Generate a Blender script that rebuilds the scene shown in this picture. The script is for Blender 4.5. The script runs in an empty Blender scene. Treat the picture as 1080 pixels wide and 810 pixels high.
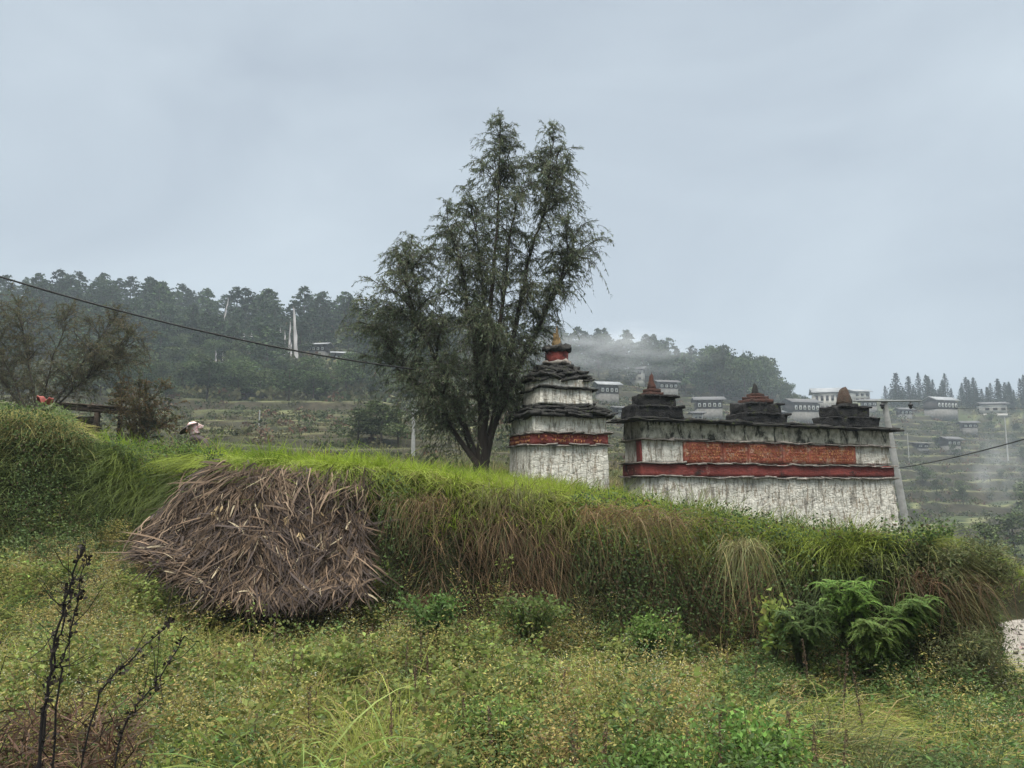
import bpy, bmesh, math, random
import numpy as np
from mathutils import Vector, noise as mnoise

SC = bpy.context.scene
COLL = SC.collection
rad = math.radians
random.seed(7)
R = np.random.default_rng(11)
F = 816.0; PITCH = rad(7.3); EYE = 1.95; HZ = 405 + F*math.tan(PITCH)     # photograph 1080 x 810

# ------------------------------------------------------------------ camera
cam = bpy.data.cameras.new('camera'); co = bpy.data.objects.new('camera', cam); COLL.objects.link(co)
cam.sensor_width = 36; cam.lens = F/1080*36; cam.clip_start = .05; cam.clip_end = 5000
co.location = (0, 0, EYE); co.rotation_euler = (math.pi/2 + PITCH, 0, 0)
SC.camera = co

# ------------------------------------------------------------------ sky, sun, exposure
SUN_EL, SUN_AZ = 58, 200
w = bpy.data.worlds.new("World"); SC.world = w; w.use_nodes = True
nt = w.node_tree; nt.nodes.clear()
def N(nt, t, **k):
    n = nt.nodes.new(t)
    for a, b in k.items():
        if a.startswith('i_'): n.inputs[a[2:].replace('_', ' ')].default_value = b
        else: setattr(n, a, b)
    return n
sky = N(nt, 'ShaderNodeTexSky', sky_type='NISHITA', sun_disc=False, sun_elevation=rad(SUN_EL), sun_rotation=rad(SUN_AZ))
b1 = N(nt, 'ShaderNodeBackground'); b1.inputs['Strength'].default_value = .05
nt.links.new(sky.outputs[0], b1.inputs[0])
tc = N(nt, 'ShaderNodeTexCoord'); mp = N(nt, 'ShaderNodeMapping'); mp.inputs['Scale'].default_value = (1, 1, 2.2)
nt.links.new(tc.outputs['Generated'], mp.inputs[0])
nz = N(nt, 'ShaderNodeTexNoise'); nz.inputs['Scale'].default_value = 1.9; nz.inputs['Detail'].default_value = 4; nz.inputs['Roughness'].default_value = .5
nz.inputs['Distortion'].default_value = .6
nt.links.new(mp.outputs[0], nz.inputs['Vector'])
cr = N(nt, 'ShaderNodeValToRGB')
cr.color_ramp.elements[0].position = .30; cr.color_ramp.elements[0].color = (.278, .320, .374, 1)
cr.color_ramp.elements[1].position = .72; cr.color_ramp.elements[1].color = (.388, .442, .490, 1)
nt.links.new(nz.outputs[0], cr.inputs[0])
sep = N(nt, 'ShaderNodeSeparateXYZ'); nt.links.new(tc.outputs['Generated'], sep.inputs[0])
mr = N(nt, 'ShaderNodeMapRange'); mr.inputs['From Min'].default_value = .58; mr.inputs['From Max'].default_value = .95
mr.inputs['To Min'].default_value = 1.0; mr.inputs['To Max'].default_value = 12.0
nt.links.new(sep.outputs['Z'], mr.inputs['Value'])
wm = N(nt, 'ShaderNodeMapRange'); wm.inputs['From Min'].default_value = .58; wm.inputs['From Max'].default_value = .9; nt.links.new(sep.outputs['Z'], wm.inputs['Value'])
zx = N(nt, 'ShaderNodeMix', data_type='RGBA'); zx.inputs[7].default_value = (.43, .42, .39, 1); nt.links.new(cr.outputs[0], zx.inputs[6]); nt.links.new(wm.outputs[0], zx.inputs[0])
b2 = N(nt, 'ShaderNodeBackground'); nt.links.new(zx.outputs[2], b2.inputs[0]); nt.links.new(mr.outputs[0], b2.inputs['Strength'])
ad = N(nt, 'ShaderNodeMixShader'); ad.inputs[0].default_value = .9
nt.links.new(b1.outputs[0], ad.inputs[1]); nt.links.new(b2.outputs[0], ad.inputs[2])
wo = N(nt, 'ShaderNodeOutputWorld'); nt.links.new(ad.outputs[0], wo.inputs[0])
sl = bpy.data.lights.new('sun', 'SUN'); sl.energy = 1.5; sl.angle = rad(25); sl.color = (1, .93, .82)
so = bpy.data.objects.new('sun', sl); COLL.objects.link(so)
so.rotation_euler = (rad(90 - SUN_EL), 0, rad(180 - SUN_AZ)); so.location = (0, -5, 40)
SC.view_settings.view_transform = 'Standard'; SC.view_settings.look = 'None'
SC.view_settings.exposure = 0.8; SC.view_settings.gamma = 1.0
SC.render.engine = 'CYCLES'
SC.cycles.max_bounces = 6; SC.cycles.transparent_max_bounces = 6; SC.cycles.volume_bounces = 1
SC.cycles.use_denoising = True

# ------------------------------------------------------------------ maths helpers
def sstep(a, b, x):
    t = np.clip((x - a)/(b - a), 0, 1); return t*t*(3 - 2*t)
def _h(i, j, s):
    n = (i*374761393 + j*668265263 + s*974634777) & 0x7fffffff
    n = ((n ^ (n >> 13))*1274126177) & 0x7fffffff
    return ((n ^ (n >> 16)) & 0xffff)/65535.0
def vnoise(x, y, s=0):
    x = np.asarray(x, float); y = np.asarray(y, float)
    i = np.floor(x).astype(np.int64); j = np.floor(y).astype(np.int64); fx = x - i; fy = y - j
    fx = fx*fx*(3 - 2*fx); fy = fy*fy*(3 - 2*fy)
    a = _h(i, j, s); b = _h(i+1, j, s); c = _h(i, j+1, s); d = _h(i+1, j+1, s)
    return a + (b-a)*fx + (c-a)*fy + (a-b-c+d)*fx*fy
def fbm(x, y, s=0, o=4):
    v = 0; am = 1; t = 0
    for k in range(o):
        v = v + am*vnoise(np.asarray(x)*2**k + 13.7*k, np.asarray(y)*2**k + 7.1*k, s + k); t += am; am *= .5
    return v/t                                                    # 0..1
def nrm(v): return v/np.maximum(np.linalg.norm(v, axis=-1, keepdims=True), 1e-9)

# ------------------------------------------------------------------ terrain
# rows: distance; columns: bearing (tangent of the bearing from the road, scaled); entries: slope angles of the land seen from the road
COLS = np.array([-400, 0, 60, 110, 160, 200, 300, 400, 450, 550, 650, 750, 850, 940, 1000, 1050, 1080, 1500], float)
ROWS = np.array([10, 20, 50, 100, 160, 220, 280, 340, 500, 900], float)
TAB = np.array([
 [445, 448, 450, 476, 486, 484, 494, 499, 508, 523, 540, 558, 577, 580, 576, 582, 615, 650],
 [450, 455, 462, 480, 490, 492, 496, 499, 500, 506, 520, 541, 558, 570, 588, 604, 622, 650],
 [470, 472, 472, 474, 474, 475, 476, 478, 480, 484, 490, 512, 550, 580, 592, 600, 606, 620],
 [430, 432, 434, 436, 438, 438, 438, 442, 446, 454, 466, 490, 524, 560, 572, 578, 584, 600],
 [385, 385, 387, 392, 396, 398, 400, 404, 412, 428, 444, 466, 498, 526, 540, 545, 550, 560],
 [330, 328, 326, 330, 336, 342, 345, 354, 374, 396, 416, 436, 466, 486, 498, 502, 508, 520],
 [322, 320, 318, 322, 330, 337, 340, 349, 358, 370, 382, 404, 434, 448, 456, 460, 464, 475],
 [350, 345, 345, 345, 348, 350, 352, 358, 364, 374, 384, 398, 420, 424, 424, 425, 426, 435],
 [420]*18, [500]*18], float)
def table(u, D):
    u = np.clip(u, COLS[0], COLS[-1]); lD = np.log(np.clip(D, ROWS[0], ROWS[-1])); lr = np.log(ROWS)
    k = np.clip(np.searchsorted(lr, lD) - 1, 0, len(ROWS) - 2); f = (lD - lr[k])/(lr[k+1] - lr[k])
    vals = np.stack([np.interp(u, COLS, r) for r in TAB])
    idx = np.arange(u.size)
    v = vals.reshape(len(ROWS), -1)
    k = k.ravel(); f = f.ravel()
    return (v[k, idx]*(1 - f) + v[k+1, idx]*f).reshape(u.shape)
FX = [-30, -12, -7, -5.2, -4.5, -3.9, -3.2, 0, 2, 3.3, 4.15, 4.42, 4.70, 4.92, 5.1, 5.3, 6.6, 10, 14]
FY = [10.5, 11.2, 11.3, 11.2, 10.4, 9.6, 9.25, 9.1, 8.7, 7.9, 7.05, 7.3, 7.6, 8.4, 9.6, 12.2, 12.8, 13, 13]
def footY(X): return np.interp(X, FX, FY) + .55*(fbm(np.asarray(X)*.9, 0*np.asarray(X), 5) - .5)*sstep(4.6, 3.6, np.asarray(X))
RWID = 1.15
PHASE = []
def height(X, Y):
    X = np.asarray(X, float); Y = np.asarray(Y, float)
    r = np.hypot(X, Y); Ye = np.maximum(Y, r*math.cos(rad(52))) + 1e-6
    u = 540 + F*X/Ye
    z = EYE + (HZ - table(u.ravel(), Ye.ravel()).reshape(u.shape))/F*np.minimum(Ye, 900)
    far = sstep(30, 60, Ye)
    # terraces on the hillside
    wob = (fbm(X*.035, Y*.035, 21)-.5)*3.2
    def ter(zz, h):
        q = (zz + wob*h*.35)/h; fl = np.floor(q); fr = q - fl; PHASE.append(fr)
        return h*(fl + sstep(.62, .98, fr)) - wob*h*.35
    PHASE.clear(); m = sstep(34, 50, Ye)*(1 - sstep(105, 125, Ye))
    m2 = sstep(105, 125, Ye)*(1 - .75*sstep(620, 420, u)*sstep(120, 150, Ye))
    z = z*(1 - m - m2) + ter(z, 1.2)*m + ter(z, 2.6)*m2; PHASE.append(m + m2)
    z = z + far*(fbm(X*.06, Y*.06, 3) - .5)*2.0
    z = z + (1 - far)*(fbm(X*.8, Y*.8, 9) - .5)*.18
    # field in front of the bank
    f = .8*sstep(7.5, 11.5, Y)*sstep(-3.4, -5.2, X) + (fbm(X*.7, Y*.7, 31) - .5)*.22 - .22*sstep(2.5, 6, X)
    f = np.where(Y < 3, f*np.clip(Y/3, 0, 1), f)
    s = sstep(0, RWID - .35*sstep(3.6, 4.6, X), Y - footY(X) + .5*(fbm(X*1.9, Y*.7, 77) - .5)*sstep(4.8, 4.0, X))
    return f*(1 - s) + z*s
def ray_u(u, D): return (u - 540)/F*D
def zat(y, D): return EYE + (HZ - y)/F*D
def ground_D(u, y, lo=30, hi=420):
    D = np.linspace(lo, hi, 1600); h = height(ray_u(u, D), D); yy = HZ - (h - EYE)/D*F
    k = np.argmax(yy <= y)
    return float(D[k]) if (yy <= y).any() else float(D[np.argmin(yy)])
def on_hill(u, y, lo=30, hi=420):
    D = ground_D(u, y, lo, hi); X = ray_u(u, D); return (X, D, float(height(X, D)))

# ------------------------------------------------------------------ materials
def mat_new(name):
    m = bpy.data.materials.new(name); m.use_nodes = True; m.node_tree.nodes.clear(); return m, m.node_tree
def out(nt, s):
    o = N(nt, 'ShaderNodeOutputMaterial'); nt.links.new(s, o.inputs[0])
def plant_mat(name, transl=.3, rough=.65, var=.25, spec=.25):
    m, nt = mat_new(name)
    at = N(nt, 'ShaderNodeAttribute', attribute_name='Col')
    oi = N(nt, 'ShaderNodeObjectInfo'); mr = N(nt, 'ShaderNodeMapRange')
    mr.inputs['To Min'].default_value = 1 - var; mr.inputs['To Max'].default_value = 1 + var
    nt.links.new(oi.outputs['Random'], mr.inputs['Value'])
    hs = N(nt, 'ShaderNodeHueSaturation'); nt.links.new(at.outputs['Color'], hs.inputs['Color']); nt.links.new(mr.outputs[0], hs.inputs['Value'])
    p = N(nt, 'ShaderNodeBsdfPrincipled'); p.inputs['Roughness'].default_value = rough; p.inputs['Specular IOR Level'].default_value = spec
    nt.links.new(hs.outputs[0], p.inputs['Base Color'])
    if transl > 0:
        t = N(nt, 'ShaderNodeBsdfTranslucent'); nt.links.new(hs.outputs[0], t.inputs[0])
        x = N(nt, 'ShaderNodeMixShader'); x.inputs[0].default_value = transl
        nt.links.new(p.outputs[0], x.inputs[1]); nt.links.new(t.outputs[0], x.inputs[2]); out(nt, x.outputs[0])
    else: out(nt, p.outputs[0])
    return m
M_leaf = plant_mat('leaf', .42); M_dry = plant_mat('dry_leaf', .12, .8); M_bark = plant_mat('bark', 0, .9); M_far = plant_mat('far_foliage', .2, .8, .45, .1)

def rough_mat(name, c1, c2, scale=6, stain=None, stain_amt=.0, stretch=(1, 1, 1), bump=.4, rough=.9, third=None, third_amt=0, coords='Object', bscale=None, t0=.35, t1=.65, joints=0):
    """two-colour weathered surface, an optional stain colour in streaks or blotches, and bump"""
    m, nt = mat_new(name); L = nt.links.new
    tc = N(nt, 'ShaderNodeTexCoord'); mp = N(nt, 'ShaderNodeMapping'); mp.inputs['Scale'].default_value = stretch; L(tc.outputs[coords], mp.inputs[0])
    n1 = N(nt, 'ShaderNodeTexNoise'); n1.inputs['Scale'].default_value = scale; n1.inputs['Detail'].default_value = 8; n1.inputs['Roughness'].default_value = .65; L(tc.outputs[coords], n1.inputs['Vector'])
    r1 = N(nt, 'ShaderNodeMapRange'); r1.inputs['From Min'].default_value = t0; r1.inputs['From Max'].default_value = t1; L(n1.outputs[0], r1.inputs[0])
    mx = N(nt, 'ShaderNodeMix', data_type='RGBA'); mx.inputs[6].default_value = (*c1, 1); mx.inputs[7].default_value = (*c2, 1); L(r1.outputs[0], mx.inputs[0])
    col = mx.outputs[2]
    def layer(col, c, amt, sc, det, w_=.09):
        n2 = N(nt, 'ShaderNodeTexNoise'); n2.inputs['Scale'].default_value = sc; n2.inputs['Detail'].default_value = det; n2.inputs['Roughness'].default_value = .72; n2.inputs['Distortion'].default_value = .4
        L(mp.outputs[0], n2.inputs['Vector'])
        r2 = N(nt, 'ShaderNodeMapRange'); r2.inputs['From Min'].default_value = .68 - amt*.3; r2.inputs['From Max'].default_value = .68 - amt*.3 + w_; L(n2.outputs[0], r2.inputs[0])
        x = N(nt, 'ShaderNodeMix', data_type='RGBA'); x.inputs[7].default_value = (*c, 1); L(col, x.inputs[6]); L(r2.outputs[0], x.inputs[0]); return x.outputs[2]
    if stain: col = layer(col, stain, stain_amt, 2.3, 10)
    if third: col = layer(col, third, third_amt, 5.1, 10, .05)
    p = N(nt, 'ShaderNodeBsdfPrincipled'); p.inputs['Roughness'].default_value = rough; p.inputs['Specular IOR Level'].default_value = .25; L(col, p.inputs['Base Color'])
    b = N(nt, 'ShaderNodeBump'); b.inputs['Strength'].default_value = bump; b.inputs['Distance'].default_value = .03
    n3 = N(nt, 'ShaderNodeTexNoise'); n3.inputs['Scale'].default_value = bscale or scale*4; n3.inputs['Detail'].default_value = 8; L(tc.outputs[coords], n3.inputs['Vector'])
    hsrc = n3.outputs[0]
    if joints:
        mp2 = N(nt, 'ShaderNodeMapping'); mp2.inputs['Scale'].default_value = (1, 1, 2.1); ds = N(nt, 'ShaderNodeVectorMath', operation='MULTIPLY_ADD'); ds.inputs[1].default_value = (.10,)*3; L(n3.outputs['Color'], ds.inputs[0]); L(tc.outputs[coords], ds.inputs[2]); L(ds.outputs[0], mp2.inputs[0])
        vo = N(nt, 'ShaderNodeTexVoronoi', feature='DISTANCE_TO_EDGE'); vo.inputs['Scale'].default_value = joints; L(mp2.outputs[0], vo.inputs['Vector'])
        rj = N(nt, 'ShaderNodeMapRange'); rj.inputs['From Max'].default_value = .09; L(vo.outputs['Distance'], rj.inputs['Value'])
        am = N(nt, 'ShaderNodeMath', operation='MULTIPLY_ADD'); am.inputs[1].default_value = .25; L(rj.outputs[0], am.inputs[0]); L(n3.outputs[0], am.inputs[2]); hsrc = am.outputs[0]
        iv = N(nt, 'ShaderNodeMapRange'); iv.inputs['From Max'].default_value = .05; iv.inputs['To Min'].default_value = .05; iv.inputs['To Max'].default_value = 0; L(vo.outputs['Distance'], iv.inputs['Value'])
        xj = N(nt, 'ShaderNodeMix', data_type='RGBA'); xj.inputs[7].default_value = (.16, .14, .11, 1); L(col, xj.inputs[6]); L(iv.outputs[0], xj.inputs[0]); L(xj.outputs[2], p.inputs['Base Color'])
    L(hsrc, b.inputs['Height']); L(b.outputs[0], p.inputs['Normal']); out(nt, p.outputs[0]); return m
def flat_mat(name, c, rough=.7, metal=0): return rough_mat(name, tuple(x*.8 for x in c), tuple(min(1, x*1.15) for x in c), 9, bump=.1, rough=rough)

M_white = rough_mat('weathered_whitewash', (.62, .60, .535), (.42, .40, .35), 6, stain=(.20, .185, .155), stain_amt=.55, stretch=(4, 4, .75), bump=1.0, third=(.26, .22, .17), third_amt=.50, bscale=16, joints=3.6)
M_cornice = rough_mat('mossy_plaster', (.46, .44, .36), (.20, .19, .15), 7, stain=(.035, .036, .028), stain_amt=.62, stretch=(2, 2, .8), bump=1.0, third=(.09, .10, .04), third_amt=.3, bscale=14)
M_slate = rough_mat('lichen_slate', (.014, .014, .014), (.042, .040, .036), 8, stain=(.13, .125, .11), stain_amt=.22, bump=1, third=(.04, .05, .018), third_amt=.35)
M_edge = rough_mat('pale_slate_edge', (.30, .265, .235), (.09, .08, .07), 5, bump=.6)
M_red = rough_mat('red_ochre', (.20, .046, .038), (.12, .032, .028), 6, stain=(.035, .022, .02), stain_amt=.38, bump=.7, third=(.30, .19, .15), third_amt=.22)
M_slatered = rough_mat('carved_red_slate', (.30, .088, .050), (.17, .050, .036), 4, stain=(.16, .10, .08), stain_amt=.35, bump=.8, third=(.34, .21, .15), third_amt=.48)
M_glyph = rough_mat('worn_orange_script', (.42, .21, .09), (.25, .075, .04), 7, bump=.2, t0=.4, t1=.6)
M_brick = rough_mat('red_stained_stone', (.075, .030, .022), (.032, .022, .018), 10, stain=(.02, .02, .018), stain_amt=.4, bump=.9)
M_black_stone = rough_mat('black_lichen_stone', (.009, .009, .010), (.026, .025, .024), 9, stain=(.09, .085, .075), stain_amt=.16, bump=1, third=(.035, .04, .015), third_amt=.3)
M_cone = rough_mat('brown_lichen_stone', (.06, .035, .026), (.035, .030, .022), 10, bump=1)
M_gold = rough_mat('tarnished_ochre', (.22, .15, .07), (.09, .065, .035), 12, bump=.5)
M_conc = rough_mat('concrete_pole', (.30, .30, .29), (.20, .20, .19), 4, bump=.2)
M_wood = rough_mat('dark_timber', (.03, .022, .017), (.06, .045, .032), 6, stretch=(1, 1, 6), bump=.5)
M_metal = flat_mat('galvanised_steel', (.20, .21, .21), .5)
M_black = flat_mat('black_ceramic', (.012, .012, .014), .4)
M_farwhite = flat_mat('far_whitewash', (.46, .44, .40)); M_farstone = rough_mat('far_rubble', (.22, .21, .19), (.12, .115, .105), 1.5)
M_fartimber = flat_mat('far_timber', (.055, .045, .04)); M_farroof = rough_mat('far_sheet_roof', (.20, .21, .22), (.12, .125, .13), .8, rough=.5)
M_farroofd = rough_mat('far_slate_roof', (.10, .10, .105), (.06, .06, .06), 1)
M_flag = flat_mat('prayer_flag_cloth', (.42, .40, .40)); M_pane = flat_mat('dark_pane', (.02, .022, .025), .3)
M_window = flat_mat('white_window_frame', (.75, .74, .70))
M_wire = flat_mat('black_cable', (.01, .01, .01), .6)

# ground material: colour attribute broken up by noise
M_ground, nt = mat_new('earth_and_turf'); L = nt.links.new
at = N(nt, 'ShaderNodeAttribute', attribute_name='Col'); tcx = N(nt, 'ShaderNodeTexCoord')
nn = N(nt, 'ShaderNodeTexNoise'); nn.inputs['Scale'].default_value = .9; nn.inputs['Detail'].default_value = 12; nn.inputs['Roughness'].default_value = .7; L(tcx.outputs['Object'], nn.inputs['Vector'])
mrr = N(nt, 'ShaderNodeMapRange'); mrr.inputs['From Min'].default_value = .3; mrr.inputs['From Max'].default_value = .7; mrr.inputs['To Min'].default_value = .55; mrr.inputs['To Max'].default_value = 1.5; L(nn.outputs[0], mrr.inputs[0])
vm = N(nt, 'ShaderNodeVectorMath', operation='SCALE'); L(at.outputs['Color'], vm.inputs[0]); L(mrr.outputs[0], vm.inputs['Scale'])
pp = N(nt, 'ShaderNodeBsdfPrincipled'); pp.inputs['Roughness'].default_value = .95; pp.inputs['Specular IOR Level'].default_value = .1; L(vm.outputs[0], pp.inputs['Base Color'])
bb = N(nt, 'ShaderNodeBump'); bb.inputs['Strength'].default_value = .8; bb.inputs['Distance'].default_value = .3; L(nn.outputs[0], bb.inputs['Height']); L(bb.outputs[0], pp.inputs['Normal']); out(nt, pp.outputs[0])

# ------------------------------------------------------------------ object helpers
def tag(o, label=None, cat=None, group=None, kind=None):
    for k, v in (('label', label), ('category', cat), ('group', group), ('kind', kind)):
        if v: o[k] = v
    return o
def empty(name, loc=(0, 0, 0), rz=0, **k):
    o = bpy.data.objects.new(name, None); COLL.objects.link(o); o.location = loc; o.rotation_euler = (0, 0, rz); return tag(o, **k)
def copy_tree(o, parent=None):
    c = o.copy(); COLL.objects.link(c)
    if parent: c.parent = parent
    for ch in [x for x in bpy.data.objects if x.parent == o]: copy_tree(ch, c)
    return c
class Mass:
    """collects vertex, face and colour arrays and links them as one mesh object"""
    def __init__(s): s.V = []; s.Q = []; s.C = []; s.n = 0
    def add(s, v, q, c):
        v = np.asarray(v, np.float32).reshape(-1, 3); q = np.asarray(q, np.int64).reshape(-1, 4)
        c = np.broadcast_to(np.asarray(c, np.float32), v.shape)
        s.V.append(v); s.Q.append(q + s.n); s.C.append(c); s.n += len(v)
    def build(s, name, mat, parent=None, smooth=False, loc=None, **k):
        V = np.concatenate(s.V); Q = np.concatenate(s.Q); C = np.concatenate(s.C)
        me = bpy.data.meshes.new(name); me.vertices.add(len(V)); me.vertices.foreach_set('co', V.ravel())
        tri = (Q[:, 3] < 0) if False else (Q[:, 2] == Q[:, 3])
        tot = np.where(tri, 3, 4); st = np.concatenate([[0], np.cumsum(tot)[:-1]])
        me.loops.add(int(tot.sum())); keep = np.ones(Q.shape, bool); keep[tri, 3] = False
        me.loops.foreach_set('vertex_index', Q[keep].astype(np.int32)); me.polygons.add(len(Q))
        me.polygons.foreach_set('loop_start', st.astype(np.int32))
        me.update(calc_edges=True)
        a = me.color_attributes.new('Col', 'FLOAT_COLOR', 'POINT'); a.data.foreach_set('color', np.c_[C, np.ones(len(C))].astype(np.float32).ravel())
        if smooth: me.polygons.foreach_set('use_smooth', np.ones(len(Q), bool))
        me.materials.append(mat)
        o = bpy.data.objects.new(name, me); COLL.objects.link(o)
        if parent: o.parent = parent
        if loc is not None: o.location = loc
        return tag(o, **k)
    # vectorised primitives -------------------------------------------------
    def ribbons(s, P, d, curl, L, W, col, tip=None, segs=3, prof=None, side=None):
        P = np.asarray(P, float); n = len(P); d = nrm(d); L = np.broadcast_to(L, n); W = np.broadcast_to(W, n)
        t = np.linspace(0, 1, segs + 1)
        prof = np.interp(t, *(prof or ([0, .35, .75, 1], [.6, 1, .7, .06])))
        if side is None:
            side = np.cross(d, R.normal(size=(n, 3))); side = nrm(side)
        c = P[:, None] + L[:, None, None]*(d[:, None]*t[None, :, None] + curl[:, None]*(t**2)[None, :, None])
        o = side[:, None]*(W[:, None]*prof[None])[..., None]*.5
        V = np.stack([c - o, c + o], 2).reshape(-1, 3)
        base = (np.arange(n)*(segs + 1)*2)[:, None] + (np.arange(segs)*2)[None]
        Q = np.stack([base, base + 1, base + 3, base + 2], -1).reshape(-1, 4)
        col = np.broadcast_to(col, (n, 3)); tip = col if tip is None else np.broadcast_to(tip, (n, 3))
        C = col[:, None]*(1 - t)[None, :, None] + tip[:, None]*t[None, :, None]
        s.add(V, Q, np.repeat(C, 2, 1).reshape(-1, 3))
    def leaves(s, P, d, L, W, col, nz_=None):
        """rhombic leaves, folded a little along the midrib"""
        P = np.asarray(P, float); n = len(P); d = nrm(d); L = np.broadcast_to(L, n)[:, None]; W = np.broadcast_to(W, n)[:, None]
        if nz_ is None: nz_ = R.normal(size=(n, 3)) + np.array([0, -.5, 1.0])
        sd = nrm(np.cross(d, nz_)); up = nrm(np.cross(sd, d))
        a = P; b = P + d*L*.45 - sd*W*.5 + up*W*.15; c_ = P + d*L - up*L*.1; e = P + d*L*.45 + sd*W*.5 + up*W*.15
        V = np.stack([a, e, c_, b], 1).reshape(-1, 3); i = np.arange(n)[:, None]*4
        s.add(V, i + np.arange(4)[None], np.repeat(np.broadcast_to(col, (n, 3)), 4, 0))
    def quads(s, P, size, col, flat=0.0):
        n = len(P); a = nrm(R.normal(size=(n, 3))*np.array([1, 1, 1 - flat])); b = nrm(np.cross(a, R.normal(size=(n, 3))))
        sz = np.broadcast_to(size, n)[:, None]*.5; j = R.uniform(.6, 1.2, (n, 4, 1))
        V = np.stack([-a - b*.6, a*.9 - b*.7, a + b*.6, -a*.8 + b*.8], 1)*j*sz[:, None] + P[:, None]
        s.add(V.reshape(-1, 3), np.arange(n)[:, None]*4 + np.arange(4)[None], np.repeat(np.broadcast_to(col, (n, 3)), 4, 0))
    def tube(s, pts, r, col, sides=6):
        pts = np.asarray(pts, float); k = len(pts); r = np.broadcast_to(r, k)
        T = np.gradient(pts, axis=0); T = nrm(T); ref = np.array([.13, .91, .37]) if abs(T[0][1]) < .8 else np.array([1, .1, .1])
        A = nrm(np.cross(T, ref)); B = np.cross(T, A); th = np.linspace(0, 2*math.pi, sides, endpoint=False)
        V = pts[:, None] + r[:, None, None]*(A[:, None]*np.cos(th)[None, :, None] + B[:, None]*np.sin(th)[None, :, None])
        i = np.arange(k - 1)[:, None]*sides; j = np.arange(sides)[None]; j2 = (j + 1) % sides
        Q = np.stack([i + j, i + j2, i + sides + j2, i + sides + j], -1).reshape(-1, 4)
        s.add(V.reshape(-1, 3), Q, col)
    def box(s, c, d, rz=0, col=(.5, .5, .5), tilt=0, jit=0):
        x, y, z = [v/2 for v in d]
        v = np.array([[-x,-y,-z],[x,-y,-z],[x,y,-z],[-x,y,-z],[-x,-y,z],[x,-y,z],[x,y,z],[-x,y,z]]) + (R.normal(size=(8, 3))*jit if jit else 0)
        ct, st = math.cos(tilt), math.sin(tilt); v = v @ np.array([[ct, 0, st], [0, 1, 0], [-st, 0, ct]]).T
        cz, sz = math.cos(rz), math.sin(rz); v = v @ np.array([[cz, -sz, 0], [sz, cz, 0], [0, 0, 1]]).T + np.array(c)
        s.add(v, [[0,3,2,1],[4,5,6,7],[0,1,5,4],[1,2,6,5],[2,3,7,6],[3,0,4,7]], col)
    def gridbox(s, nx, ny, nz, fn, col=(.5, .5, .5)):
        """closed box of nx*ny*nz cells, its skin mapped by fn(unit coordinates) -> local coordinates"""
        idx = {}; pts = []; Q = []
        def v(i, j, k):
            key = (i, j, k)
            if key not in idx: idx[key] = len(pts); pts.append((i/nx, j/ny, k/nz))
            return idx[key]
        for i in range(nx):
            for k in range(nz):
                Q.append((v(i,0,k), v(i+1,0,k), v(i+1,0,k+1), v(i,0,k+1))); Q.append((v(i,ny,k), v(i,ny,k+1), v(i+1,ny,k+1), v(i+1,ny,k)))
        for j in range(ny):
            for k in range(nz):
                Q.append((v(0,j,k), v(0,j,k+1), v(0,j+1,k+1), v(0,j+1,k))); Q.append((v(nx,j,k), v(nx,j+1,k), v(nx,j+1,k+1), v(nx,j,k+1)))
        for i in range(nx):
            for j in range(ny):
                Q.append((v(i,j,0), v(i,j+1,0), v(i+1,j+1,0), v(i+1,j,0))); Q.append((v(i,j,nz), v(i+1,j,nz), v(i+1,j+1,nz), v(i,j+1,nz)))
        s.add(fn(np.array(pts)), Q, col)
    def lathe(s, prof, c=(0, 0, 0), sides=20, col=(.5, .5, .5), jit=0, sq=False):
        k = len(prof); th = np.linspace(0, 2*math.pi, sides, endpoint=False); pr = np.array(prof, float)
        V = np.stack([pr[:, :1]*np.cos(th)[None], pr[:, :1]*np.sin(th)[None], np.repeat(pr[:, 1:], sides, 1)], -1)
        V = V*(1 + R.normal(size=V.shape)*jit) + np.array(c); i = np.arange(k - 1)[:, None]*sides; j = np.arange(sides)[None]; j2 = (j + 1) % sides
        s.add(V.reshape(-1, 3), np.stack([i + j, i + j2, i + sides + j2, i + sides + j], -1).reshape(-1, 4), col)
def dn(p, amp, sc, seed=0):
    """3-D displacement noise for stone and plaster"""
    o = np.array([mnoise.noise_vector(Vector((x*sc + seed*3.1, y*sc - seed, z*sc + seed*1.7))) for x, y, z in p]); return p + o*amp
def cmix(a, b, t): t = np.asarray(t)[..., None]; return np.asarray(a)*(1 - t) + np.asarray(b)*t
def vary(c, n, v=.2, h=.08): return np.clip(np.asarray(c)*(1 + R.normal(size=(n, 1))*v)*(1 + R.normal(size=(n, 3))*h), .002, 1)

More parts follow.
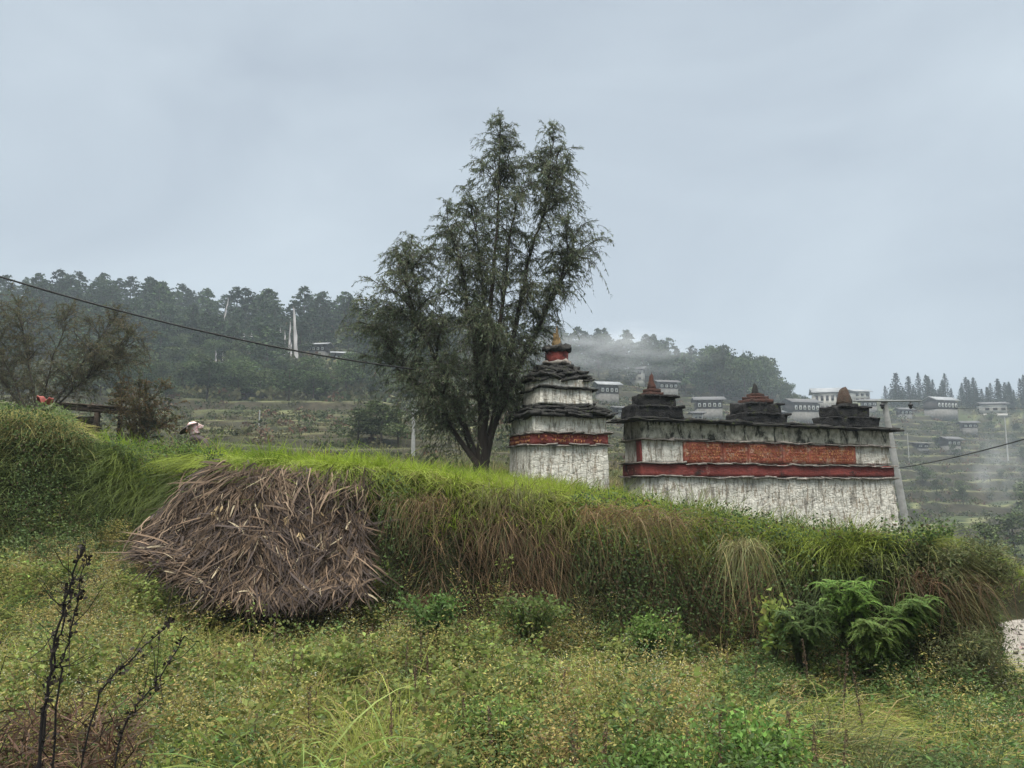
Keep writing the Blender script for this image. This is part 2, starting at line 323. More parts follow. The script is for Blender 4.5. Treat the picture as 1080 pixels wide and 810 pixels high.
# ================================================================== SETTING
# ground: one sheet from the roadside to beyond the ridges
def ground():
    rr = np.concatenate([[.01], np.arange(.6, 7, .2), np.arange(7, 14, .045), np.arange(14, 24, .12), np.arange(24, 60, .45), np.arange(60, 350, .75), np.arange(350, 900, 14)])
    az = np.concatenate([np.arange(-180, -50, 5), np.arange(-50, -36, .8), np.arange(-36, 36, .17), np.arange(36, 50, .8), np.arange(50, 180, 5)])
    A, Rr = np.meshgrid(np.radians(az), rr); X = Rr*np.sin(A); Y = Rr*np.cos(A); Z = height(X, Y); ph = np.where(Rr < 115, PHASE[0], PHASE[1]); terr = np.clip(PHASE[2], 0, 1)
    n, k = A.shape; i = np.arange(n - 1)[:, None]*k; j = np.arange(k)[None]; j2 = (j + 1) % k
    Q = np.stack([i + j, i + j2, i + k + j2, i + k + j], -1).reshape(-1, 4)
    gy = np.abs(np.gradient(Z, axis=0)/np.maximum(np.gradient(Rr, axis=0), 1e-3))
    n1 = fbm(X*.05, Y*.05, 61); n2 = fbm(X*.25, Y*.25, 67)
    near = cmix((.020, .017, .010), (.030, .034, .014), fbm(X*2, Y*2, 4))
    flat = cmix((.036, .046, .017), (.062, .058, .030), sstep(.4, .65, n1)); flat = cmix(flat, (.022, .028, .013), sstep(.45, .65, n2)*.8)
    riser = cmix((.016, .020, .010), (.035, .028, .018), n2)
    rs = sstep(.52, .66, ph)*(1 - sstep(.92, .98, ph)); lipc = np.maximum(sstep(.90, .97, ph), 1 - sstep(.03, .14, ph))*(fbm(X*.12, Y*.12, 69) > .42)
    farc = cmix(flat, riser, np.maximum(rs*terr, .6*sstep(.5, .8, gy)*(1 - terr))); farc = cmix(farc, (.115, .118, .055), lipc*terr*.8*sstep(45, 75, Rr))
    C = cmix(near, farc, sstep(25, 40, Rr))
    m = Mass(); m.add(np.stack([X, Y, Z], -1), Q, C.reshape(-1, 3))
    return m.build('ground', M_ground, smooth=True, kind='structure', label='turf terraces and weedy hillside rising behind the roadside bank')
ground()

# gravel track that passes the end of the bank on the right
def road():
    pts = [(4.0, -6), (5.0, 2), (5.55, 6), (6.3, 9), (7.5, 11.0), (10.5, 12.2), (18, 12.8)]
    t = np.linspace(0, len(pts) - 1, 70); P = np.stack([np.interp(t, range(len(pts)), [p[i] for p in pts]) for i in (0, 1)], -1)
    for _ in range(6): P[1:-1] = (P[:-2] + P[1:-1]*2 + P[2:])/4
    T = nrm(np.gradient(P, axis=0)); Nn = np.stack([T[:, 1], -T[:, 0]], -1)
    off = np.linspace(-1, 1, 15); hw = 1.35 + .15*np.sin(t*3)
    XY = P[:, None] + Nn[:, None]*(off[None]*hw[:, None])[..., None]
    XY[:, 0] += (fbm(t*2, t*0, 3)[:, None] - .5)*.3
    Z = height(XY[..., 0], XY[..., 1]); zc = Z[:, 7:8]
    Z = np.maximum(Z + .012, zc*0 + Z + .012) + .02
    k = 15; i = np.arange(len(t) - 1)[:, None]*k; j = np.arange(k - 1)[None]
    m = Mass(); m.add(np.concatenate([XY, Z[..., None]], -1), np.stack([i + j, i + j + 1, i + k + j + 1, i + k + j], -1).reshape(-1, 4), (.3, .28, .25))
    mt = rough_mat('gravel', (.24, .22, .195), (.15, .135, .115), 3, bump=1, third=(.36, .34, .31), third_amt=.15, bscale=30)
    m.build('road', mt, smooth=True, kind='structure', label='pale gravel track passing the end of the bank')
    s = Mass(); q = R.integers(0, len(t) - 1, 2600); o = R.uniform(-1, 1, 2600)
    xy = P[q] + Nn[q]*(o*hw[q])[:, None] + R.normal(size=(2600, 2))*.1
    s.quads(np.c_[xy, height(xy[:, 0], xy[:, 1]) + .04], R.uniform(.02, .07, 2600), vary((.22, .205, .18), 2600, .25), flat=.3)
    s.build('gravel', M_bark, kind='stuff', label='loose grey stones lying on the gravel track', category='gravel') if False else tag(s.build('gravel', M_bark), 'loose grey stones lying on the gravel track', 'gravel', kind='stuff')
road()

# haze
hz = bpy.data.meshes.new('haze'); bm = bmesh.new(); bmesh.ops.create_cube(bm, size=1); bm.to_mesh(hz); bm.free()
ho = bpy.data.objects.new('haze', hz); COLL.objects.link(ho); ho.scale = (1880, 1880, 165); ho.location = (0, 0, 60)
mh, nt = mat_new('haze_air'); pv = N(nt, 'ShaderNodeVolumePrincipled'); pv.inputs['Color'].default_value = (.46, .525, .595, 1); pv.inputs['Density'].default_value = .00075
oo = N(nt, 'ShaderNodeOutputMaterial'); nt.links.new(pv.outputs[0], oo.inputs['Volume']); hz.materials.append(mh)
tag(ho, 'thin grey-blue haze filling the valley air', 'haze', kind='stuff')

def mist(u, y, D, size, dens, label, seed):
    me = bpy.data.meshes.new('mist'); bm = bmesh.new(); bmesh.ops.create_icosphere(bm, subdivisions=3, radius=1); bm.to_mesh(me); bm.free()
    o = bpy.data.objects.new('mist', me); COLL.objects.link(o); o.location = (ray_u(u, D), D, zat(y, D)); o.scale = size
    mt, nt = mat_new('mist_air'); L = nt.links.new; tc = N(nt, 'ShaderNodeTexCoord'); ln = N(nt, 'ShaderNodeVectorMath', operation='LENGTH'); L(tc.outputs['Object'], ln.inputs[0])
    n = N(nt, 'ShaderNodeTexNoise'); n.inputs['Scale'].default_value = 2.2; n.inputs['Detail'].default_value = 4; mp = N(nt, 'ShaderNodeMapping'); mp.inputs['Location'].default_value = (seed, 0, 0); L(tc.outputs['Object'], mp.inputs[0]); L(mp.outputs[0], n.inputs['Vector'])
    r1 = N(nt, 'ShaderNodeMapRange'); r1.inputs['From Min'].default_value = 1; r1.inputs['From Max'].default_value = .2; L(ln.outputs['Value'], r1.inputs['Value'])
    r2 = N(nt, 'ShaderNodeMapRange'); r2.inputs['From Min'].default_value = .42; r2.inputs['From Max'].default_value = .68; L(n.outputs[0], r2.inputs['Value'])
    a = N(nt, 'ShaderNodeMath', operation='MULTIPLY'); L(r1.outputs[0], a.inputs[0]); L(r2.outputs[0], a.inputs[1]); b = N(nt, 'ShaderNodeMath', operation='MULTIPLY'); L(a.outputs[0], b.inputs[0]); b.inputs[1].default_value = dens
    p = N(nt, 'ShaderNodeVolumePrincipled'); p.inputs['Color'].default_value = (.93, .96, 1, 1); L(b.outputs[0], p.inputs['Density']); q = N(nt, 'ShaderNodeOutputMaterial'); L(p.outputs[0], q.inputs['Volume']); me.materials.append(mt)
    tag(o, label, 'mist', kind='stuff')
mist(640, 368, 205, (34, 9, 9), .06, 'pale wisp of mist drifting over the pines behind the tall stupa', 1.3)
#mist(20, 318, 175, (34, 9, 9), .05, 'faint mist over the pines at the far left', 4.1)
mist(1046, 492, 150, (7, 4, 9), .07, 'thin blue smoke rising from the right terraces', 7.7)

# ================================================================== MONUMENTS
YAW = rad(18)
def slabs(m, x0, x1, y0, y1, z, th, sx, jit=.03, zf=None, tilt=.02):
    """overlapping irregular slates covering a rectangle"""
    x = x0
    while x < x1:
        L_ = min(sx*random.uniform(.6, 1.4), x1 - x + .05); y = y0
        while y < y1 - .02:
            W_ = min(random.uniform(.4, .7), y1 - y + .03)
            zz = z + random.uniform(-.012, .012) + (zf(x + L_/2) if zf else 0); dx = random.uniform(-jit, jit)
            sd = random.random()*50
            def fn(p, L_=L_, W_=W_, cx=x, cy=y, zz=zz, dx=dx, sd=sd, ti=random.uniform(-tilt, tilt), ti2=random.uniform(-tilt, tilt), tv=random.uniform(.6, 1.6), dy=random.uniform(-jit, jit)):
                q = np.c_[cx - .02 + dx + p[:, 0]*(L_ + .05), cy - .02 + dy + p[:, 1]*(W_ + .04), zz + p[:, 2]*th*tv + (p[:, 0] - .5)*ti + (p[:, 1] - .5)*ti2]
                return dn(q, .034, 4.5, sd)
            m.gridbox(4, 3, 1, fn); y += W_
        x += L_
def mani_wall():
    root = empty('prayer_wall', (2.92, 17.4, EYE), YAW, label='long whitewashed stone wall with red slate band and dark slate eave on the grassy terrace', cat='prayer wall')
    Lw, D_ = 6.96, .92
    s_ = lambda x: x/Lw
    # whitewashed base: battered, rough
    m = Mass()
    def fn(p):
        x = p[:, 0]*Lw; z = -1.75 + p[:, 2]*1.89; b = .10*(1 - p[:, 2])
        q = np.c_[x + (p[:, 0] - .5)*2*b*1.3, p[:, 1]*D_ + (p[:, 1] - .5)*2*b, z]
        return dn(dn(q, .03, 1.3, 1), .022, 6, 2)
    m.gridbox(120, 14, 34, fn); m.build('base', M_white, root, smooth=True)
    # lower red band, standing proud a little
    m = Mass()
    m.gridbox(110, 10, 4, lambda p: dn(np.c_[-.03 + p[:, 0]*(Lw + .06), -.03 + p[:, 1]*(D_ + .06), .155 + p[:, 2]*(.275 - .01*p[:, 0])], .018, 2.6, 3)); m.build('red_band', M_red, root, smooth=True)
    # thin pale slate courses above and below the band
    for nm, z, ov, tone in (('slate_course', .135, .075, 0), ('slate_course', .435, .07, 0), ('slate_course', .975, .06, 0)):
        m = Mass(); slabs(m, -ov, Lw + ov, -ov, D_ + ov, z, .026, .34, .022, lambda x, z=z: -.006*x if z < .9 else -.012*x)
        m.build(nm, M_edge, root)
    # middle register: white blocks at both ends and the carved red slates
    m = Mass()
    m.gridbox(100, 10, 8, lambda p: dn(np.c_[.02 + p[:, 0]*(Lw - .04), .03 + p[:, 1]*(D_ - .05), .455 + p[:, 2]*(.53 - .07*p[:, 0])], .014, 4, 5)); m.build('white_register', M_white, root, smooth=True)
    for c, z0 in ((-.004, .45), ):
        m = Mass(); m.gridbox(3, 6, 6, lambda p: dn(np.c_[-.02 + p[:, 0]*.05, .05 + p[:, 1]*.2, .46 + p[:, 2]*.5], .01, 5, 8)); m.build('red_pilaster', M_red, root)
    edges = [1.04, 2.08, 2.75, 3.72, 4.45, 5.86]
    for a, b in zip(edges[:-1], edges[1:]):
        m = Mass(); mid = (a + b)/2; h = .53 - .07*mid/Lw - .035; zz = .465
        m.gridbox(12, 1, 6, lambda p: dn(np.c_[a + .008 + p[:, 0]*(b - a - .016), -.025 + p[:, 1]*.07, zz + p[:, 2]*h], .007, 5, a)); pn = m.build('carved_slate', M_slatered, root)
        g = Mass(); rows = 5
        for r_ in range(rows):
            z = zz + .05 + (h - .1)*(r_ + .9)/rows; x = a + .07
            while x < b - .09:
                gw = random.uniform(.045, .075)
                if random.random() < .9:
                    g.box((x + gw/2, -.031, z), (gw, .012, .010), col=(.5, .2, .05), jit=.002)
                    for q in range(random.choice((1, 2, 2, 3))):
                        dl = random.uniform(.025, .06); g.box((x + random.uniform(.1, .9)*gw, -.031, z - dl/2), (.009, .012, dl), col=(.5, .2, .05), tilt=random.uniform(-.5, .5), jit=.002)
                    if random.random() < .5: g.box((x + gw/2, -.031, z - .045), (gw*.7, .012, .009), col=(.5, .2, .05), tilt=random.uniform(-.5, .5), jit=.002)
                x += gw + .016
        g.build('carved_script', M_glyph, pn)
    # mossy cornice
    m = Mass()
    m.gridbox(120, 12, 8, lambda p: dn(dn(np.c_[.0 + p[:, 0]*Lw, .0 + p[:, 1]*D_, 1.005 - .085*p[:, 0] + p[:, 2]*(.40 - .03*p[:, 0])], .035, 2.2, 7), .015, 8, 4)); m.build('cornice', M_cornice, root, smooth=True)
    # slate eave: two courses of big slates, sagging
    m = Mass(); zf = lambda x: 1.40 - .016*x + .012*math.sin(x*2.3)
    slabs(m, -.34, Lw + .13, -.22, D_ + .2, 0, .035, .8, .05, zf); slabs(m, -.22, Lw + .08, -.14, D_ + .12, .034, .035, .7, .05, zf)
    m.build('slate_eave', M_slate, root)
    # stone lumps along the ridge between the small turrets
    m = Mass()
    for k in range(46):
        x = random.uniform(.2, Lw - .1); sz = random.uniform(.08, .2)
        m.gridbox(3, 3, 2, lambda p: dn(np.c_[x + (p[:, 0] - .5)*sz*1.7, random.uniform(.2, .7) + (p[:, 1] - .5)*sz, zf(x) + .06 + p[:, 2]*sz*.45], .035, 6, k))
    m.build('ridge_stones', M_slate, root)
    return root
wall_root = mani_wall()
def wp(s, y, z):   # point in the wall's frame -> world
    c, d = math.cos(YAW), math.sin(YAW); return (2.92 + c*s - d*y, 17.4 + d*s + c*y, EYE + z)

def turret(s, tiers, fin, label, mats, ztop):
    root = empty('small_stone_stupa', wp(s, .46, ztop), YAW, label=label, cat='small stupa', group='small stone stupas standing along the slate eave of the wall')
    for k, (w_, d_, z0, h_, ox) in enumerate(tiers):
        m = Mass(); sd = s + k*3
        m.gridbox(22, 12, 8, lambda p: dn(dn(np.c_[(p[:, 0] - .5)*w_ + ox, (p[:, 1] - .5)*d_, z0 + p[:, 2]*h_], .05, 3.2, sd), .022, 11, sd + 1))
        for q in range(9):                                        # broken slabs along the step's edge
            x = ox + random.uniform(-.5, .42)*w_; l_ = random.uniform(.12, .28)
            m.gridbox(3, 4, 1, lambda p: dn(np.c_[x + p[:, 0]*l_, (p[:, 1] - .5)*(d_ + .07), z0 + h_ - .03 + p[:, 2]*.045], .03, 6, q + sd))
        m.build('stone_step', M_black_stone, root)
    m = Mass()
    if fin == 'slim':
        for (r_, z0, h_) in ((.20, 0, .09), (.15, .09, .09)):
            m.gridbox(5, 5, 2, lambda p: dn(np.c_[(p[:, 0] - .5)*2*r_, (p[:, 1] - .5)*2*r_, tz(tiers) + z0 + p[:, 2]*h_], .02, 6, 3))
        m.build('bell', mats[0], root); m = Mass()
        m.lathe([(.0, .17), (.115, .17), (.10, .25), (.075, .33), (.055, .40), (.05, .46), (.02, .50), (.0, .52)], (0, 0, tz(tiers)), 14, jit=.05)
    elif fin == 'stepped':
        for (r_, z0, h_) in ((.30, 0, .10), (.22, .10, .08), (.15, .18, .07)):
            m.gridbox(6, 6, 2, lambda p: dn(np.c_[.0 + (p[:, 0] - .5)*2*r_, (p[:, 1] - .5)*2*r_, tz(tiers) + z0 + p[:, 2]*h_], .022, 6, r_))
        m.build('bell', mats[0], root); m = Mass()
        m.lathe([(.0, .24), (.10, .24), (.085, .30), (.065, .38), (.045, .46), (.0, .49)], (0, 0, tz(tiers)), 14, jit=.05)
    else:
        m.gridbox(6, 6, 2, lambda p: dn(np.c_[(p[:, 0] - .5)*.44, (p[:, 1] - .5)*.44, tz(tiers) + p[:, 2]*.08], .02, 6, 1))
        m.build('bell', mats[0], root); m = Mass()
        m.lathe([(.0, .07), (.20, .07), (.19, .16), (.165, .27), (.135, .36), (.10, .43), (.06, .48), (.0, .50)], (0, 0, tz(tiers)), 16, jit=.06)
    m.build('spire', mats[1], root)
def tz(t): return t[-1][2] + t[-1][3]
turret(.52, [(1.24, .70, 0, .27, 0), (.84, .60, .27, .25, .04)], 'slim', 'small black stone stupa with slim reddish spire, wall end nearest the tall stupa', (M_brick, M_brick), 1.485)
turret(3.36, [(1.26, .70, 0, .22, .03), (1.06, .60, .22, .26, -.02)], 'stepped', 'small stone stupa with red stepped bell, midway along the wall between the other two', (M_brick, M_black_stone), 1.44)
turret(6.02, [(1.44, .70, 0, .24, .02), (1.04, .60, .24, .28, -.02)], 'round', 'small black stone stupa with thick rounded brown cone, beside the electricity pole', (M_black_stone, M_cone), 1.395)

def big_stupa():
    root = empty('whitewashed_stupa', (.44, 16.5, EYE), YAW, label='tall tiered whitewashed stupa with red band and red drum, standing beside the tree', cat='stupa')
    W0, D0 = 1.74, 1.56
    def tier(name, mat, w_, d_, z0, z1, amp=.022, bat=0, sc=3, nx=26, nz=10, sd=0, top_sag=0):
        m = Mass()
        def fn(p):
            b = bat*(1 - p[:, 2]); x = (p[:, 0] - .5)*(w_ + 2*b); y = (p[:, 1] - .5)*(d_ + 2*b)
            return dn(dn(np.c_[W0/2 + x, D0/2 + y, z0 + p[:, 2]*(z1 - z0)], amp, sc, sd), amp*.6, 8, sd + 3)
        m.gridbox(nx, nx - 2, nz, fn); return m.build(name, mat, root, smooth=True)
    def course(name, mat, w_, d_, z, th, sx=.4, jit=.03, tilt=.03):
        m = Mass(); slabs(m, W0/2 - w_/2, W0/2 + w_/2, D0/2 - d_/2, D0/2 + d_/2, z, th, sx, jit, None, tilt); return m.build(name, mat, root)
    tier('base', M_white, W0, D0, -1.5, .82, .028, .09, 2, 34, 34, 1)
    course('slate_course', M_edge, W0 + .12, D0 + .12, .81, .026, .3, .02)
    tier('red_band', M_red, W0 + .03, D0 + .03, .835, 1.065, .016, 0, 3, 30, 4, 2)
    m = Mass()                                                    # carved script on the band
    for side in range(2):
        x = .12
        while x < (W0 if side == 0 else D0) - .15:
            for z in (.91, 1.0):
                if random.random() < .25: continue
                gw = random.uniform(.02, .08); dl = random.uniform(.03, .07); z += random.uniform(-.012, .012) + .02
                for (dx, dz, ww, hh) in ((gw/2, 0, gw, .009), (gw*random.random(), -dl/2, .009, dl), (gw*random.random(), -dl/2, .009, dl)):
                    if side == 0: m.box((x + dx, -.028, z + dz), (ww, .02, hh), jit=.002)
                    else: m.box((-.028, x + dx, z + dz), (.02, ww, hh), jit=.002)
            x += .075
    m.build('carved_script', M_glyph, root)
    course('slate_course', M_edge, W0 + .10, D0 + .10, 1.07, .022, .3, .02)
    tier('cornice', M_white, W0 - .02, D0 - .02, 1.085, 1.44, .03, 0, 2.5, 30, 8, 4)
    m = Mass()
    for z, ov in ((1.43, .09), (1.475, .10), (1.52, .04), (1.565, -.04), (1.61, -.12), (1.655, -.20), (1.70, -.28)):
        slabs(m, -ov, W0 + ov, -ov, D0 + ov, z, .045, .42, .07, None, .09)
    m.build('slate_eave', M_slate, root)
    tier('lower_tier', M_white, 1.22, 1.1, 1.72, 2.07, .02, .02, 3, 20, 7, 6)
    course('tier_slates', M_slate, 1.30, 1.18, 2.065, .04, .35, .03)
    tier('upper_tier', M_white, 1.19, 1.07, 2.10, 2.29, .02, 0, 3, 20, 5, 8)
    m = Mass(); k = 0
    for i in range(9):
        t = i/8; w_ = 1.28 - .80*t**1.35 - (.05 if i % 2 else 0); d_ = w_*.9
        slabs(m, W0/2 - w_/2, W0/2 + w_/2, D0/2 - d_/2, D0/2 + d_/2, 2.28 + i*.045, .055, .26, .06, None, .10)
    m.build('slate_dome', M_slate, root)
    c = (W0/2, D0/2, 0)
    m = Mass(); m.lathe([(0, 2.69), (.33, 2.69), (.33, 2.74), (.0, 2.74)], c, 20, jit=.01); m.build('drum_ledge', M_edge, root)
    m = Mass(); m.lathe([(0, 2.735), (.265, 2.735), (.262, 2.85), (.265, 3.0), (0, 3.0)], c, 24, jit=.012); m.build('drum', M_red, root, smooth=False)
    m = Mass(); m.lathe([(0, 2.995), (.29, 2.995), (.34, 3.01), (.335, 3.06), (.2, 3.085), (0, 3.09)], c, 24, jit=.012); m.build('drum_cap', M_slate, root)
    m = Mass(); m.lathe([(0, 3.08), (.10, 3.08), (.115, 3.13), (.095, 3.16), (.10, 3.19), (.075, 3.22), (.08, 3.25), (.055, 3.28), (.055, 3.33), (.03, 3.38), (.015, 3.44), (0, 3.46)], c, 14, jit=.03)
    m.build('spire', M_gold, root)
big_stupa()

# ================================================================== TREES
def bez(p0, p1, p2, p3, n):
    t = np.linspace(0, 1, n)[:, None]; return (1-t)**3*p0 + 3*(1-t)**2*t*p1 + 3*(1-t)*t*t*p2 + t**3*p3
def limb_tree(name, base, fork_h, trunk_r, targets, twigs_per_m, twig_len, leaf, colr, barkc, label, leaf_per_twig, droop=.6, start=.28, trunkx=None, cat='tree', up=.5, group=None, nmain=7):
    """trunk that forks low into many limbs; each limb carries twigs, the twigs carry the leaves"""
    root = empty(name, tuple(base), label=label, cat=cat, group=group)
    B = np.zeros(3); W = Mass(); LP = []; LD = []; LC = []
    W.tube([B - [0, 0, .3], B + [0, 0, .02], B + [.02, 0, fork_h*.5], B + [0, 0, fork_h]], [trunk_r*1.35, trunk_r*1.2, trunk_r, trunk_r*1.02], barkc, 12)
    allp = []; TG = [np.array(t, float) - base for t in targets]; mains = []
    for q, tg in enumerate(TG[:nmain]):                          # main stems
        hor = tg.copy(); hor[2] = 0; ln = np.linalg.norm(tg)
        s0 = B + [R.normal()*trunk_r*.45, R.normal()*trunk_r*.35, fork_h*R.uniform(.5, .9)]
        p1 = s0 + hor*.28 + [0, 0, tg[2]*.28]; p2 = s0 + hor*.72 + [0, 0, (tg[2] - s0[2])*.70]
        n = max(10, int(ln*4)); P = bez(s0, p1, p2, tg, n); wob = np.cumsum(R.normal(size=(n, 3))*.035, 0); P = P + wob*np.linspace(0, 1, n)[:, None]
        r0 = trunk_r*.50*min(1, ln/8 + .25); rr_ = r0*(1 - np.linspace(0, 1, n))**1.15 + .006; W.tube(P, rr_, barkc, 8); allp.append((P, ln, start)); mains.append((P, rr_))
    for tg in TG[nmain:]:                                          # side limbs leave the nearest main stem and arch over
        best = None
        for P, rr_ in mains:
            for i in range(int(len(P)*.12), int(len(P)*.85)):
                v = tg - P[i]; rise = v[2]/(np.linalg.norm(v) + 1e-6); c = np.linalg.norm(v) + (2.5 if rise < .25 else 0) + (1.2 if rise < .55 else 0)
                if best is None or c < best[0]: best = (c, P, rr_, i)
        _, P0, rr_, i = best; s0 = P0[i]; tan = nrm(P0[min(i+1, len(P0)-1)] - P0[i-1]); v = tg - s0; ln = np.linalg.norm(v)
        n = max(7, int(ln*5)); P = bez(s0, s0 + tan*ln*.30 + v*.05, s0 + v*.75 + [0, 0, ln*.16], tg, n); wob = np.cumsum(R.normal(size=(n, 3))*.03, 0); P = P + wob*np.linspace(0, 1, n)[:, None]
        W.tube(P, min(rr_[i]*.75, .012 + .016*ln)*(1 - np.linspace(0, 1, n))**.9 + .004, barkc, 6); allp.append((P, ln, .1))
    for P, ln, start in allp:
        nt_ = int(ln*(1 - start)*twigs_per_m); ts = start + (1 - start)*R.random(nt_)**.8
        for t in ts:
            k = t*(len(P) - 1); i = min(int(k), len(P) - 2); p = P[i] + (P[i+1] - P[i])*(k - i); tan = nrm(P[i+1] - P[i])
            d = nrm(tan*R.uniform(.2, 1) + R.normal(size=3)*.75 + [0, 0, up]); L_ = twig_len*R.uniform(.5, 1.25)*(1.15 - .5*t)
            tt = np.linspace(0, 1, 5)[:, None]; Q = p + L_*(d*tt + np.array([0, 0, -droop*R.uniform(.4, 1.3)])*tt**2)
            W.tube(Q, .006*(1 - tt[:, 0]) + .0025, barkc, 3)
            subs = [(Q, L_)]
            for _ in range(3):
                a = R.uniform(.25, .95); q0 = Q[0] + (Q[-1] - Q[0])*0 + L_*(d*a + np.array([0, 0, -droop])*a*a); dd = nrm(d + R.normal(size=3)*.8)
                l2 = L_*R.uniform(.3, .6); subs.append((q0 + l2*(dd*tt + np.array([0, 0, -droop*1.4])*tt**2), l2))
                W.tube(subs[-1][0], .004*(1 - tt[:, 0]) + .0018, barkc, 3)
            for S, l2 in subs:
                nl = R.poisson(leaf_per_twig*l2/twig_len); 
                if nl == 0: continue
                a = R.random(nl)**.8; f = a*4; ii = np.minimum(f.astype(int), 3); pt = S[ii] + (S[ii+1] - S[ii])*(f - ii)[:, None]
                LP.append(pt); LD.append(nrm(S[-1] - S[0])[None] + R.normal(size=(nl, 3))*.6 + [0, 0, -.45*droop/.6])
                LC.append(vary(colr[0] if R.random() < .6 else colr[1], nl, .22))
    W.build('trunk', M_bark, root, smooth=True)
    m = Mass(); P = np.concatenate(LP); n = len(P)
    m.leaves(P, np.concatenate(LD), leaf[0]*R.uniform(.6, 1.25, n), leaf[1]*R.uniform(.7, 1.2, n), np.concatenate(LC)); m.build('crown', M_leaf, root)
    print(name, 'leaves', n)
    return root
TD = 18.0
def tp(u, y, dd=0): D = TD + dd; return ray_u(u, D), D, zat(y, D)
tb = np.array([ray_u(507, TD), TD, float(height(ray_u(507, TD), TD)) - .05])
T1 = [(526,122,0),(596,134,.3),(478,222,-.3),(630,228,.4),(408,262,.2),(560,185,-.6),(405,360,.5),(505,200,.9),
      (520,150,.4),(508,160,-.5),(497,200,.6),(470,235,-.6),(582,160,-.4),(574,150,.5),(614,160,-.2),(622,200,.4),(640,248,-.3),(632,262,-.5),(614,280,.5),(603,305,-.6),(596,300,.5),(606,262,.2),
      (552,165,.7),(545,205,-.8),(530,240,.9),(436,245,.3),(392,296,.4),(388,340,-.4),(395,380,.6),(420,290,-.9),(440,320,.9),(452,290,0),(470,335,-1.1),(488,280,1.1),(500,320,-1.2),(520,290,-1.),(540,330,1.2),(562,290,-.9),(572,320,.7),(590,262,.9),(556,245,-.2),
      (432,385,.3),(448,395,-.8),(412,330,1.0),(480,262,-.9),(515,225,-.6),(440,365,.1),(606,225,-.8),(462,400,.9),(528,385,-.9),(485,236,.4),(538,140,-.1),(586,200,.7),(600,190,-.5),(575,220,.3),(426,262,-.5),(446,272,.5),(400,318,-.2),(552,400,.6),(468,428,-.6),(535,425,-.5),(490,440,.8),(550,415,.5),(455,410,.3),(560,330,.1),(530,180,.2),(455,350,.6),(470,300,.7),(485,380,.9),(500,400,-.7),(465,380,-.9),(448,330,-.4),(530,420,.8),(478,320,-.5),(527,113,.1),(600,126,.2),(462,262,.2),(458,300,-.3),(474,250,.5),(466,330,.2),(482,310,-.2),(450,262,-.2),(495,262,.3),(462,436,-.8),(556,360,-.4),(545,420,.7),(452,420,-.9),(480,425,.9),(384,318,.3),(508,355,1.2),(520,345,-1.3),(543,365,-.9),(490,345,-1.3),(470,395,-1.2)]
T1 = [(u - 13 if u > 590 else u, y, d) for u, y, d in T1]
limb_tree('willow_tree', tb, .5, .19, [tp(*t) for t in T1], 19, .85, (.098, .0165), ((.062, .078, .042), (.105, .124, .072)), (.040, .032, .026),
          'tall dark feathery tree with several upright stems, left of the tall stupa', 35, .62, .18, up=.6, nmain=8)
# bare twiggy trees and bushes above the left bank
LD_ = 21.0
def lp(u, y, dd=0): D = LD_ + dd; return ray_u(u, D), D, zat(y, D)
lb = np.array([ray_u(38, LD_), LD_, float(height(ray_u(38, LD_), LD_)) - .1])
limb_tree('bare_tree', lb, .4, .08, [lp(*t) for t in [(-30,318,0),(15,316,.4),(60,325,-.4),(104,335,.3),(138,350,0),(-60,335,.3),
          (-10,312,.5),(5,325,-.5),(30,328,.3),(45,335,-.4),(85,338,0),(118,332,.4),(150,356,.3),(128,372,.8),(95,365,-.8),(-30,360,1),(10,352,1.1),(70,350,-1.),(40,368,.2),(115,392,.5),(-60,380,0),(80,395,0),(20,380,.5),(55,388,-.6),(100,380,.4),(140,385,.2),(0,390,.6)]],
          19, .85, (.062, .018), ((.125, .115, .060), (.095, .105, .052)), (.055, .046, .038), 'sparse twiggy tree with thin olive leaves above the left bank', 34, .3, .12, up=.4, nmain=6)
def rb(u, y, dd=0): D = 23 + dd; return ray_u(u, D), D, zat(y, D)
b2_ = np.array([ray_u(150, 23), 23, float(height(ray_u(150, 23), 23)) - .1])
limb_tree('brown_shrub', b2_, .25, .06, [rb(*t) for t in [(118,412,0),(130,402,.4),(142,396,-.4),(155,405,.3),(168,410,0),(180,425,.4),(188,440,-.2),(120,430,.5),(140,425,-.6),(160,430,.6),(175,448,0),(150,418,.9)]],
          16, .6, (.06, .03), ((.095, .068, .026), (.05, .055, .02)), (.045, .034, .026), 'low spreading shrub with rusty olive leaves beside the dark timber shelter', 34, .2, .10, cat='shrub', nmain=4)

